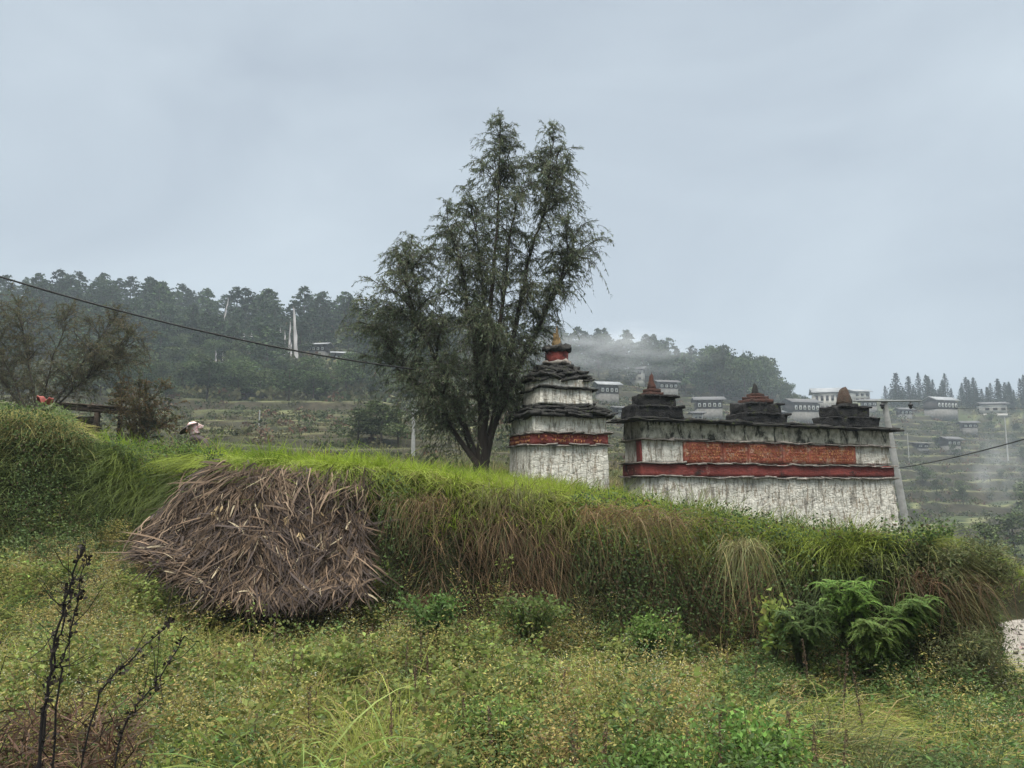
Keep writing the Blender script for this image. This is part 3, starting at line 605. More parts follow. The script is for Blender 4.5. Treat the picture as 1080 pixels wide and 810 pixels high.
# far tree prototypes -------------------------------------------------------------
def far_tree(kind, seed, col):
    rg = np.random.default_rng(seed); m = Mass(); H = 1.0; P = []; S = []
    m.tube([(0, 0, -.06), (0, 0, .25), (rg.normal()*.01, 0, .6), (0, 0, .97)], [.022, .017, .011, .003], (.05, .04, .03), 5)
    if kind == 'pine':
        nb = 64; lo = rg.uniform(.12, .28)
        for b in range(nb):
            t = lo + (1 - lo)*(b/nb); Rr = .31*(1 - ((t - lo)/(1 - lo))**1.5)**.75*rg.uniform(.55, 1.2) + .02; a = rg.uniform(0, 6.28); k = int(10 + 50*Rr)
            f = rg.uniform(.25, 1, k)**.7; P.append(np.c_[np.cos(a)*Rr*f, np.sin(a)*Rr*f, t + .10*Rr*f*3*(1-t) - .03*f] + rg.normal(size=(k, 3))*[.022, .022, .013]); S.append(rg.uniform(.026, .058, k))
    elif kind == 'conifer':
        nb = 95
        for b in range(nb):
            t = .06 + .94*(b/nb); Rr = .30*(1 - t)**.95*rg.uniform(.75, 1.15) + .008; a = b*2.4; k = int(7 + 50*Rr)
            f = rg.uniform(.15, 1, k); P.append(np.c_[np.cos(a)*Rr*f, np.sin(a)*Rr*f, t - .28*Rr*f] + rg.normal(size=(k, 3))*[.012, .012, .006]); S.append(rg.uniform(.018, .04, k))
    else:
        nb = 17
        for b in range(nb):
            c = np.array([rg.normal()*.16, rg.normal()*.16, rg.uniform(.30, .88)]); c[:2] *= 1.25 - c[2]*.7; rr_ = rg.uniform(.09, .17); k = 110
            d = nrm(rg.normal(size=(k, 3)))*rr_*rg.uniform(.6, 1.05, (k, 1)); P.append(c + d*[1.1, 1.1, .8]); S.append(rg.uniform(.022, .05, k))
    P = np.concatenate(P); S = np.concatenate(S); m.quads(P, S, vary(col, len(P), .3, .06)); o = m.build({'pine': 'pine_tree', 'conifer': 'conifer_tree', 'broad': 'leafy_tree'}[kind], M_far); COLL.objects.unlink(o); return o
PINES = [far_tree('pine', s, (.036, .055, .026) if s % 2 else (.030, .046, .026)) for s in (1, 2, 3, 4)]; CONS = [far_tree('conifer', s, (.018, .030, .020)) for s in (5, 6, 7)]
BRO = [far_tree('broad', s, c) for s, c in ((8, (.045, .065, .026)), (9, (.034, .052, .024)), (10, (.055, .072, .030)))]
def plant(protos, X, Y, h, label, cat, group, wx=1.0):
    src = protos[int(R.integers(len(protos)))]; o = src.copy(); COLL.objects.link(o)
    o.location = (X, Y, float(height(X, Y))); o.scale = (h*wx, h*wx, h); o.rotation_euler = (R.normal()*.02, R.normal()*.02, R.uniform(0, 6.28)); return tag(o, label, cat, group)
CLEAR = [(284, 315, 374, 404), (245, 268, 371, 398), (218, 237, 384, 412), (316, 382, 374, 402), (222, 240, 340, 362), (256, 280, 392, 402)]
def forest(n, us, ys, hs, protos, label, cat, group, wx=(.9, 1.25), minD=3.2):
    """scatter n trees on the slope inside a bearing range, between two lines of the hillside"""
    pts = []
    for _ in range(n*12):
        if len(pts) >= n: break
        u = R.uniform(*us); ya, yb = np.interp(u, ys[0], ys[1]), np.interp(u, ys[0], ys[2]); y = R.uniform(ya, yb)
        if any(a < u < b_ and c < y < d for a, b_, c, d in CLEAR): continue
        X, Y, Z = on_hill(u, y, 60)
        Y += R.uniform(-3, 3)
        if all((X - a)**2 + (Y - b)**2 > minD**2 for a, b in pts): pts.append((X, Y)); plant(protos, X, Y, R.uniform(*hs), label, cat, group, R.uniform(*wx))
# left hill: ridge, then slope
Lx = [-80, 0, 100, 200, 300, 400, 500, 600]
forest(90, (-60, 600), (Lx, [322,320,322,334,340,350,362,372], [332,330,332,344,350,360,374,384]), (8.5, 13), PINES, 'dark pine on the misty ridge line of the left hill', 'pine tree', 'pines along the left ridge', (1.1, 1.5), 2.6)
forest(120, (-60, 470), (Lx, [330,328,330,342,350,360,372,384], [392,392,390,396,396,396,404,410]), (7, 11), PINES, 'dark pine in the wood on the left hillside', 'pine tree', 'pines in the wood on the left hillside', (1.1, 1.5))
forest(150, (60, 440), (Lx, [372,372,372,374,376,376,380,384], [420,420,422,424,424,420,420,424]), (3.5, 7.5), BRO, 'rounded green tree at the lower edge of the left hillside wood', 'leafy tree', 'leafy trees at the lower edge of the left wood', (1.1, 1.7), 2.2)
# middle hill behind the monuments
forest(50, (560, 820), ([560,600,700,760,820], [372,378,388,402,416], [384,388,398,412,424]), (10, 15), PINES, 'tall pine on the misty ridge behind the prayer wall', 'pine tree', 'pines along the ridge behind the prayer wall')
forest(38, (560, 800), ([560,600,700,760,820], [382,388,398,408,424], [402,402,412,420,430]), (9, 14), PINES, 'tall pine on the slope above the village houses', 'pine tree', 'pines above the village houses', minD=4)
forest(14, (745, 815), ([745, 820], [408, 418], [424, 432]), (15, 19), BRO, 'big bushy dark tree at the end of the ridge above the village', 'leafy tree', 'bushy trees at the end of the wooded ridge', (.7, .95), 4)
forest(9, (815, 850), ([815, 850], [420, 424], [432, 436]), (5, 9), BRO, 'small dark tree beside the village houses at the foot of the wooded ridge', 'leafy tree', 'small trees beside the village houses')
# right ridge of pointed conifers
forest(46, (935, 1120), ([935, 1120], [425, 425], [429, 429]), (6, 14.5), CONS, 'pointed dark conifer on the right skyline', 'conifer', 'pointed conifers along the right skyline', (.9, 1.5), 2.2)
forest(26, (940, 1120), ([940, 1120], [428, 428], [434, 434]), (6, 9.5), CONS, 'pointed dark conifer just below the right skyline', 'conifer', 'pointed conifers just below the right skyline', (.9, 1.3), 4)
forest(26, (930, 1120), ([930, 1120], [445, 440], [520, 560]), (2.5, 5), BRO, 'small round tree among the terraces of the right hillside', 'leafy tree', 'small trees among the right terraces', (1.1, 1.6), 6)
# bright bushy tree clump at the foot of the left hill beside the big tree
for k, (u, y, h, wx) in enumerate([(378, 468, 3.4, 1.5), (402, 470, 4.0, 1.4), (420, 472, 3.6, 1.4), (392, 462, 3.6, 1.6), (1060, 585, 4.2, 1.4), (1030, 590, 3.6, 1.4), (1085, 560, 5, 1.3)]):
    X, Y, Z = on_hill(u, y, 45, 200)
    plant(BRO[2:], X, Y, h*Y/70, 'bright green bushy tree at the foot of the left hill beside the big dark tree' if u < 500 else 'bushy green tree on the lower right terraces near the track', 'leafy tree', 'bushy trees at the foot of the left hill' if u < 500 else 'bushy trees on the lower right terraces', wx)

# scrub over the hillsides: one mass
def scrub():
    m = Mass(); n = 15000; u = R.uniform(-60, 1130, n); D = 34 + 300*R.random(n)**.85; X = ray_u(u, D); z = height(X, D)
    e = .8; sl = np.abs(height(X, D + e) - height(X, D - e))/(2*e); nn_ = fbm(X*.04, D*.04, 44); wood = sstep(560, 420, u)*sstep(100, 140, D)
    keep = (sl > .26) | (nn_ > .52) | ((D < 110) & (fbm(X*.16, D*.5, 46) > .52)) | (R.random(n) < .12 + .5*wood); X, D, z, u = X[keep], D[keep], z[keep], u[keep]; n = len(X)
    r_ = R.uniform(.25, 1.0, n)*(.6 + D/260)*np.where(D < 60, .6, 1)*(1 + 1.1*(wood[keep] > .5)*(D > 125)); K = 26
    d = nrm(R.normal(size=(n, K, 3)))*R.uniform(.4, 1, (n, K, 1)); P = np.stack([X, D, z + r_*.35], -1)[:, None] + d*r_[:, None, None]*[1.3, 1.3, .75]
    base = cmix((.034, .048, .020), (.075, .070, .034), R.random(n)**1.4); base = cmix(base, (.075, .045, .03), (R.random(n) < .1)*1.0)
    m.quads(P.reshape(-1, 3), np.repeat(r_*.42, K), np.repeat(base, K, 0)*R.uniform(.7, 1.35, (n*K, 1)))
    # grass blades of the terraces
    n = 60000; u = R.uniform(-60, 1130, n); D = 22 + 95*R.random(n)**1.2; X = ray_u(u, D); z = height(X, D)
    c = cmix((.07, .09, .03), (.16, .14, .07), sstep(.35, .65, fbm(X*.15, D*.15, 50)))*R.uniform(.7, 1.3, (n, 1))
    m.ribbons(np.c_[X, D, z - .02], np.c_[R.normal(size=(n, 2))*.4, np.ones(n)], np.c_[R.normal(size=(n, 2))*.2, -.3*R.random(n)], R.uniform(.2, .5, n), R.uniform(.04, .1, n), c, segs=1)
    tag(m.build('hillside_scrub', M_far), 'low scrub and rough grass covering the terraced hillsides', 'scrub', kind='stuff')
scrub()

# ================================================================== FAR HOUSES, POLES
def house(u, y, wpx, hpx, yaw, label, style='white', nwin=4, D=None, storeys=2):
    X, Y, Z = on_hill(u, y, 60) if D is None else (ray_u(u, D), D, float(height(ray_u(u, D), D)))
    s = Y/F; W_ = wpx*s*.68; Hh = hpx*s*.88; Dp = min(W_*.7, 8)
    root = empty('village_house', (X, Y, Z), yaw, label=label, cat='house')
    up0 = Hh*.5 if storeys == 2 else 0
    m = Mass(); m.box((0, 0, up0/2 - .8), (W_, Dp, up0 + 1.6 if up0 else 1.2)); 
    if style == 'white': m.box((0, 0, Hh*.5), (W_, Dp, Hh))
    m.build('wall', M_farwhite if style == 'white' else M_farstone, root)
    if style != 'white':
        m = Mass(); m.box((0, 0, (up0 + Hh)/2 + .02), (W_*1.03, Dp*1.03, Hh - up0)); m.build('upper_floor', M_fartimber, root)
    rows = [(up0 + (Hh - up0)*.5, Hh*.24)] + ([(up0*.5, Hh*.16)] if storeys == 2 and style == 'white' else [])
    for zc, hh in rows:
        for k in range(nwin):
            xc = -W_*.5 + W_*(k + .5)/nwin; ww = W_/nwin*.52; fy = -Dp*.5*1.03
            a = Mass(); a.box((xc, fy - .06, zc), (ww, .16, hh*1.15)); wd = a.build('window', M_window if style != 'white' else M_fartimber, root)
            b = Mass(); b.box((xc, fy - .15, zc - hh*.05), (ww*(.45 if style != 'white' else .7), .06, hh*.55)); b.build('pane', M_pane, wd)
    m = Mass(); ov = 1.0; rw, rd = W_/2 + ov, Dp/2 + ov; z0 = Hh + .25; z1 = Hh + .25 + Hh*.30; th = .14
    v = [(-rw,-rd,z0),(rw,-rd,z0),(rw,0,z1),(-rw,0,z1),(-rw,rd,z0),(rw,rd,z0)]; v += [(a, b_, c + th) for a, b_, c in v]
    m.add(v, [[3,2,1,0],[2,3,4,5],[6,7,8,9],[9,8,11,10],[0,1,7,6],[4,10,11,5],[0,6,9,3],[3,9,10,4],[1,2,8,7],[2,5,11,8]], (.5, .5, .5)); m.build('roof', random.choice((M_farroof, M_farroofd, M_farroofd)), root)
    g = rd*.8
    for sx_ in (-1, 1):
        m = Mass(); a = sx_*W_*.47; v = [(a, -g, Hh), (a, g, Hh), (a, 0, z1 - .05)]; v += [(x - sx_*.2, y_, z_) for x, y_, z_ in v]
        m.add(v, [[0, 2, 1, 1], [3, 4, 5, 5], [0, 1, 4, 3], [1, 2, 5, 4], [2, 0, 3, 5]], (.5, .5, .5)); m.build('gable', M_fartimber, root)
    return root
house(641, 424, 30, 17, rad(14), 'stone and timber farmhouse with a row of white windows, right of the tall stupa', 'timber', 4)
house(672, 403, 24, 13, rad(-22), 'small white house highest on the slope, among the trees behind the first small stupa', 'white', 3)
house(704, 416, 30, 12, rad(10), 'low timber house just below the small white house', 'timber', 4)
house(748, 440, 38, 17, rad(-6), 'timber house with white windows between the first and second small stupas', 'timber', 5)
house(846, 444, 44, 19, rad(12), 'wide grey timber house between the second and third small stupas', 'timber', 6)
house(873, 436, 38, 22, rad(-14), 'big white two storey house behind the third small stupa', 'white', 5)
house(908, 425, 26, 11, rad(8), 'small white house on the skyline above the crossarm of the electricity pole', 'white', 3)
house(994, 441, 38, 18, rad(16), 'dark timber house with white windows below the conifers on the right ridge', 'timber', 6)
house(1048, 437, 34, 10, rad(-10), 'low shed with a pale metal roof at the right edge of the far village', 'white', 3, storeys=1)
house(1001, 476, 24, 12, rad(14), 'small dark timber house alone on the terraces of the right hillside', 'timber', 3)
house(970, 473, 19, 4, rad(5), 'low hut with a flat pale roof beside the lone terrace house', 'timber', 2, storeys=1)
house(333, 376, 28, 12, rad(-8), 'dark farmhouse with white windows beside the tall prayer flag on the left hill', 'timber', 4)
house(361, 386, 30, 12, rad(12), 'lower dark farmhouse below the first one on the left hill', 'timber', 4)
house(736, 444, 14, 7, 0, 'tiny pale shed squeezed beside the timber house above the wall', 'white', 2, storeys=1)

house(818, 446, 20, 10, rad(20), 'small brown house just left of the wide grey timber house', 'timber', 3)
house(918, 434, 20, 10, rad(-12), 'small dark house below the skyline, just left of the crossarm end', 'timber', 3)
house(955, 442, 18, 9, rad(4), 'small dark house directly right of the electricity pole top', 'timber', 3)
house(655, 440, 18, 8, rad(18), 'low stone hut below the farmhouse, left of the first small stupa', 'timber', 2)
house(1022, 456, 20, 9, rad(-9), 'small brown house on the terrace under the pale roofed shed', 'timber', 3)
def flagpole(u, y0, y1, lean, wpx, flag, label):
    X, Y, Z = on_hill(u, y0, 60); s = Y/F; H = (y0 - y1)*s
    root = empty('prayer_flag', (X, Y, Z), 0, label=label, cat='prayer flag', group='prayer flags on tall poles on the left hill')
    m = Mass(); m.tube([(0, 0, -.5), (lean*H*.5, 0, H*.5), (lean*H, 0, H)], [.09, .075, .04], (.2, .18, .16), 6); m.build('pole', M_bark, root)
    if flag:
        n = 14; t = np.linspace(.10, .97, n); w_ = wpx*s*np.interp(t, [0, .5, 1], [1.1, .9, .35]); x = lean*H*t; v = []
        for i in range(n): 
            wv = .25*math.sin(i*1.3); v += [(x[i] + .06, wv*0, H*t[i]), (x[i] + .06 + w_[i], wv, H*t[i] - .2)]
        v += [(a, b_ + .05, c) for a, b_, c in v]; q = []
        for i in range(n - 1): a = 2*i; q += [[a, a+1, a+3, a+2], [a+2*n+2, a+2*n+3, a+2*n+1, a+2*n]]
        m = Mass(); m.add(v, q, (.5, .5, .5)); m.build('flag', M_flag, root)
flagpole(308, 384, 320, -.06, 3.6, True, 'tallest white prayer flag, slightly bent, beside the dark farmhouse')
flagpole(291, 374, 343, .0, 1.5, True, 'slim white prayer flag, first one left of the tallest flag by a gap')
for k, (u, a, b_, l, w_, lb_) in enumerate([(296, 378, 347, 0, 1.6, 'slim white prayer flag in the middle of three close beside the tallest flag'), (300, 378, 336, .04, 1.6, 'second tallest prayer flag, standing just left of the tallest'), (303, 382, 358, 0, 1.4, 'short white prayer flag at the foot of the tallest flag'),
      (252, 371, 347, 0, 1.8, 'left one of two plain white flags under the power cable'), (260, 373, 348, 0, 2.2, 'right one of two plain white flags under the power cable'), (228, 345, 311, .18, 1.2, 'thin leaning prayer flag high among the pines'),
      (223, 388, 368, 0, 1.4, 'left one of two low prayer flags below the pines'), (230, 387, 366, .04, 1.4, 'right one of two low prayer flags below the pines'), (242, 366, 347, 0, .9, 'faint thin prayer flag left of the two plain white flags'), (274, 372, 352, 0, .9, 'faint thin prayer flag right of the two plain white flags')]):
    flagpole(u, a, b_, l, w_, True, lb_)
# blue tarpaulin shelter on the left hill
X, Y, Z = on_hill(268, 396, 60); m = Mass(); m.gridbox(8, 5, 1, lambda p: dn(np.c_[(p[:, 0] - .5)*2.6, (p[:, 1] - .5)*2.2, 1.0 + .5*(1 - np.abs(p[:, 1] - .5)*2) + p[:, 2]*.06], .12, 1, 2)); 
for a in (-1.1, 1.1):
    for b_ in (-.9, .9): m.tube([(a, b_, -.3), (a, b_, 1.1)], .04, (.1, .1, .1), 5)
tag(m.build('tarpaulin', flat_mat('blue_sheet', (.10, .18, .45)), loc=(X, Y, Z)), 'small blue tarpaulin shelter at the edge of the left wood', 'tarpaulin')

def pole_thing(name, u, yb, yt, D, w0, w1, label, leanx=0.0, arm=None, group=None):
    X = ray_u(u, D); zb = min(zat(yb, D), float(height(X, D))) - .5; zt = zat(yt, D); H = zt - zb
    root = empty(name, (X, D, zb), 0, label=label, cat='utility pole')
    m = Mass(); n = 6
    lx = leanx*H; m.tube([(lx*t, 0, H*t) for t in np.linspace(0, 1, n)], np.linspace(w0, w1, n), (.3, .3, .3), 12); m.lathe([(w1, 0), (0, .02)], (lx, 0, H), 12); m.build('pole', M_conc, root, smooth=True)
    if arm:
        a0, a1, zz, ins = arm; m = Mass(); m.box(((a0 + a1)/2 + lx, -w1 - .03, H + zz), (a1 - a0, .07, .07)); am = m.build('crossarm', M_metal, root)
        for x in ins:
            m = Mass(); m.lathe([(0, .0), (.03, 0), (.03, -.06), (.085, -.09), (.10, -.15), (.05, -.19), (.07, -.23), (.03, -.27), (0, -.28)], (x + lx, -w1 - .03, H + zz - .04), 12); m.build('insulator', M_black, am)
    return root, X + lx, zt
root_p, px_, pz_ = pole_thing('electricity_pole', 954, 556, 424, 30, .16, .11, 'leaning grey concrete electricity pole with a long crossarm, right of the prayer wall', -.115, (-1.25, 1.35, .02, (-.15, .95)))
pole_thing('electricity_pole', 436, 488, 431, 46, .13, .10, 'plain grey electricity pole left of the big tree trunk', 0, (-.1, 1.15, -.15, (.35, .95)))
pole_thing('electricity_pole', 273, 463, 433, 85, .10, .07, 'thin pale pole standing in the terraced field on the left', 0)
pole_thing('electricity_pole', 1061, 455, 440, 240, .22, .15, 'tiny pale pole high on the right hillside', 0)
pole_thing('electricity_pole', 957, 470, 457, 230, .12, .10, 'tiny faint pole beside the flat roofed hut on the right hillside', 0)
def cable(name, A, B, sag, r, label):
    A = np.array(A); B = np.array(B); t = np.linspace(0, 1, 60)[:, None]; P = A + (B - A)*t - np.array([0, 0, 1])*4*sag*t*(1 - t); m = Mass(); m.tube(P, r, (.01, .01, .01), 6); tag(m.build(name, M_wire, smooth=True), label, 'cable')
cable('power_cable', (ray_u(-90, 13), 13, zat(264, 13)), tp(518, 397, .1), .36, .018, 'black power cable sagging across the left sky into the big tree')
cable('power_cable', (px_ + .30, 29.8, zat(494, 30)), (ray_u(1130, 19), 19, zat(449, 19)), .10, .016, 'black cable rising from the leaning pole to the right edge')
cable('power_cable', (px_ + .9, 29.85, pz_ - .25), (ray_u(1180, 60), 60, zat(427, 60)), .15, .01, 'thin faint wire running right from the crossarm')

exec_after = []
# ================================================================== FOREGROUND VEGETATION
def vis(n, Y0, Y1, u0=-40, u1=1120, power=1.0):
    """random ground points whose density falls with distance, inside the wedge the place is seen in"""
    Y = Y0 + (Y1 - Y0)*R.random(n)**power; u = R.uniform(u0, u1, n); return ray_u(u, Y), Y, u
def thick(X, Y): return Y - footY(X)
OLIVE, GREEN, STRAW, BROWN, DGREEN = map(np.array, ((.245, .232, .075), (.150, .185, .045), (.28, .24, .12), (.11, .070, .042), (.030, .052, .018)))
def weeds():
    """each plant belongs to a rounded clump; clumps differ in kind, height and colour and leave gaps between them"""
    m = Mass(); nc = 5200; cX, cY, cu = vis(nc, 2.5, 12.3, power=.72); sp = R.choice(4, nc, p=[.60, .13, .13, .14]); big_n = fbm(cX*.6, cY*.6, 91)
    sp = np.where((big_n > .60) & (R.random(nc) < .5), 1, sp); sp = np.where((cY < 4.9) & (R.random(nc) < .55), 3, sp); sp = np.where((cu > 760) & (R.random(nc) < .4), 3, sp)
    cR = R.uniform(.09, .24, nc); cH = R.uniform(.16, .52, nc)*(.55 + .9*sstep(.3, .7, fbm(cX*1.1, cY*1.1, 92))); cH = cH*(1 - .3*sstep(780, 900, cu))
    k = R.integers(0, nc, 21000); rr0 = np.sqrt(R.random(len(k))); a0 = R.uniform(0, 6.28, len(k)); X = cX[k] + np.cos(a0)*rr0*cR[k]; Y = cY[k] + np.sin(a0)*rr0*cR[k]; t = thick(X, Y)
    ok = (t < .35) & ~((X > .605*Y) & (Y > 6.5)); k, rr0, X, Y = k[ok], rr0[ok], X[ok], Y[ok]; n = len(X); Z = height(X, Y); u = 540 + F*X/Y
    H = cH[k]*(.35 + .65*np.sqrt(1 - rr0**2*.9))*R.uniform(.8, 1.15, n)*np.where(R.random(n) < .12, 1.35, 1); S = sp[k]
    hue = np.array([OLIVE*[1.08, 1.0, 1.0], GREEN*.95, (.20, .13, .065), (.075, .125, .035)])[S]*R.uniform(.75, 1.2, nc)[k][:, None]*R.uniform(.85, 1.15, (n, 1))
    out_ = np.c_[X - cX[k], Y - cY[k]]/cR[k][:, None]; lean = np.c_[out_*.35, np.ones(n)] + R.normal(size=(n, 3))*[.14, .14, 0]
    m.ribbons(np.c_[X, Y, Z - .02], lean, R.normal(size=(n, 3))*.1*[1, 1, .2], H, .006, hue*.7, segs=2, prof=([0, 1], [1, .5]))
    K = 44; f = R.random((n, K))**.45; a = R.uniform(0, 6.28, (n, K)); rr_ = (.02 + .06*f)*R.uniform(.2, 1.2, (n, K))
    P = np.stack([X, Y, Z], -1)[:, None] + nrm(lean)[:, None]*(f*H[:, None])[..., None] + np.stack([np.cos(a)*rr_, np.sin(a)*rr_, 0*a], -1)
    d = np.stack([np.cos(a), np.sin(a), R.uniform(-.3, .9, (n, K))], -1); col = np.repeat(hue, K, 0)*R.uniform(.5, 1.5, (n*K, 1))*(1 + R.normal(size=(n*K, 3))*.08)
    big = np.repeat(np.array([1.0, 1.75, .9, 1.45])[S]*R.uniform(.6, 1.4, n), K); wd = np.repeat(np.array([.010, .016, .008, .009])[S], K)
    m.leaves(P.reshape(-1, 3), d.reshape(-1, 3), .024*big*R.uniform(.5, 1.5, n*K), wd*big, np.clip(col, .004, 1))
    K = 12; f = R.uniform(.8, 1.12, (n, K)); a = R.uniform(0, 6.28, (n, K)); rr_ = R.uniform(0, .07, (n, K))
    P = np.stack([X, Y, Z], -1)[:, None] + nrm(lean)[:, None]*(f*H[:, None])[..., None] + np.stack([np.cos(a)*rr_, np.sin(a)*rr_, 0*a], -1); P = P.reshape(-1, 3)
    keep = R.random(n*K) < np.repeat(np.array([1.0, .08, .3, .05])[S]*(.45 + .55*sstep(4.4, 6, Y))*(.3 + .7*sstep(.35, .55, fbm(X*1.5, Y*1.5, 94))), K); P = P[keep]
    c = cmix((.46, .46, .37), (.30, .32, .17), R.random(len(P))); m.quads(P, R.uniform(.005, .012, len(P)), c)
    tag(m.build('weeds', M_leaf), 'dense pale green flowering weeds filling the field in front of the bank', 'weeds', kind='stuff'); print('weeds', n)
weeds()
def field_grass():
    m = Mass(); n = 60000; X, Y, u = vis(n, 2.4, 9.5, power=.7); Z = height(X, Y); pn = fbm(X*.8, Y*.8, 17); ok = (thick(X, Y) < .2) & ((pn > .50) | (Y < 4.9) & (pn > .4) | (u > 790) & (Y < 6.8) & (fbm(X*2, Y*2, 18) > .42) | (R.random(n) < .12)); X, Y, Z, u, pn = X[ok], Y[ok], Z[ok], u[ok], pn[ok]; n = len(X)
    c = cmix(GREEN, STRAW*.7, (R.random(n) < .22)*1.0)*R.uniform(.6, 1.4, (n, 1)); right = sstep(640, 860, u)
    d = np.c_[R.normal(size=n)*.5 + .5*right, R.normal(size=n)*.5 - .35*right, np.ones(n)]
    m.ribbons(np.c_[X, Y, Z], d, np.c_[R.normal(size=(n, 2))*.22 + np.c_[.25*right, -.1*right], -.25 - .45*R.random(n) - .25*right], R.uniform(.28, .75, n)*(.7 + .6*sstep(.4, .6, fbm(X*2.2, Y*2.2, 19))), R.uniform(.0035, .009, n), c, c*[1.35, 1.15, 1], segs=4)
    tag(m.build('field_grass', M_leaf), 'long thin grass growing among the weeds of the near field', 'grass', kind='stuff')
field_grass()
def top_grass():
    """bright upright grass on the terrace edge and behind it"""
    m = Mass(); n = 190000; Y = 8.3 + 17*R.random(n)**1.7; u = R.uniform(-40, 1120, n); X = ray_u(u, Y); t = thick(X, Y)
    ok = ((t > .72) | ((X > 5.15) & (t > -.3) & (Y > 11.6))) & (t < 12) & (Y < 24) & ~((X > 5.0) & (Y < 11.8)) & ~((X > 7.6) & (Y < 13.2)) & ((Y > 13) | (u > 120)); X, Y, u, t = X[ok], Y[ok], u[ok], t[ok]; Z = height(X, Y); n = len(X)
    # not inside the masonry
    cx, sx = math.cos(YAW), math.sin(YAW); a = (X - 2.92)*cx + (Y - 17.4)*sx; b_ = -(X - 2.92)*sx + (Y - 17.4)*cx; a2 = (X - .44)*cx + (Y - 16.5)*sx; b2 = -(X - .44)*sx + (Y - 16.5)*cx
    ok = ~((a > -.1) & (a < 7.1) & (b_ > -.1) & (b_ < 1)) & ~((a2 > -.1) & (a2 < 1.85) & (b2 > -.1) & (b2 < 1.7)); X, Y, Z, u, t = X[ok], Y[ok], Z[ok], u[ok], t[ok]; n = len(X)
    pn = fbm(X*.9, Y*.9, 23); hgt = R.uniform(.14, .36, n)*(.55 + 1.0*pn)*(1 + .55*sstep(2.6, 1.2, t))*(.75 + .6*sstep(.4, .6, fbm(X*3, Y*3, 88)))*(1 - .35*sstep(560, 760, u)*(Y > 12))
    bright = cmix((.25, .34, .036), (.125, .20, .026), sstep(.3, .7, pn)); bright = cmix(bright, (.20, .20, .055), sstep(420, 620, u)*.45*R.random(n))
    bright = cmix(bright, (.09, .12, .03), sstep(650, 800, u)*.5)
    c = bright*R.uniform(.65, 1.3, (n, 1)); dry = R.random(n) < .07; c[dry] = STRAW*.9*R.uniform(.6, 1.2, (dry.sum(), 1))
    front = sstep(1.7, .8, t)
    d = np.c_[R.normal(size=n)*.35, R.normal(size=n)*.35 - .45*front, np.ones(n)]
    m.ribbons(np.c_[X, Y, Z - .02], d, np.c_[R.normal(size=n)*.2, R.normal(size=n)*.2 - .3*front, -.15 - .35*R.random(n) - .2*front], hgt, R.uniform(.005, .010, n)*(1 + (Y - 9)*.06), c*.85, c*[1.25, 1.2, 1.1], segs=3)
    tag(m.build('terrace_grass', M_leaf), 'bright green grass on top of the bank in front of the stupas', 'grass', kind='stuff'); print('top grass', n)
top_grass()
def face_pts(n, X0, X1, t0=0, t1=1.2):
    X = R.uniform(X0, X1, n); t = R.uniform(t0, t1, n); Y = footY(X) + t; return X, Y, height(X, Y), t
def heap_mask(X): return (X > -4.35) & (X < -1.65)
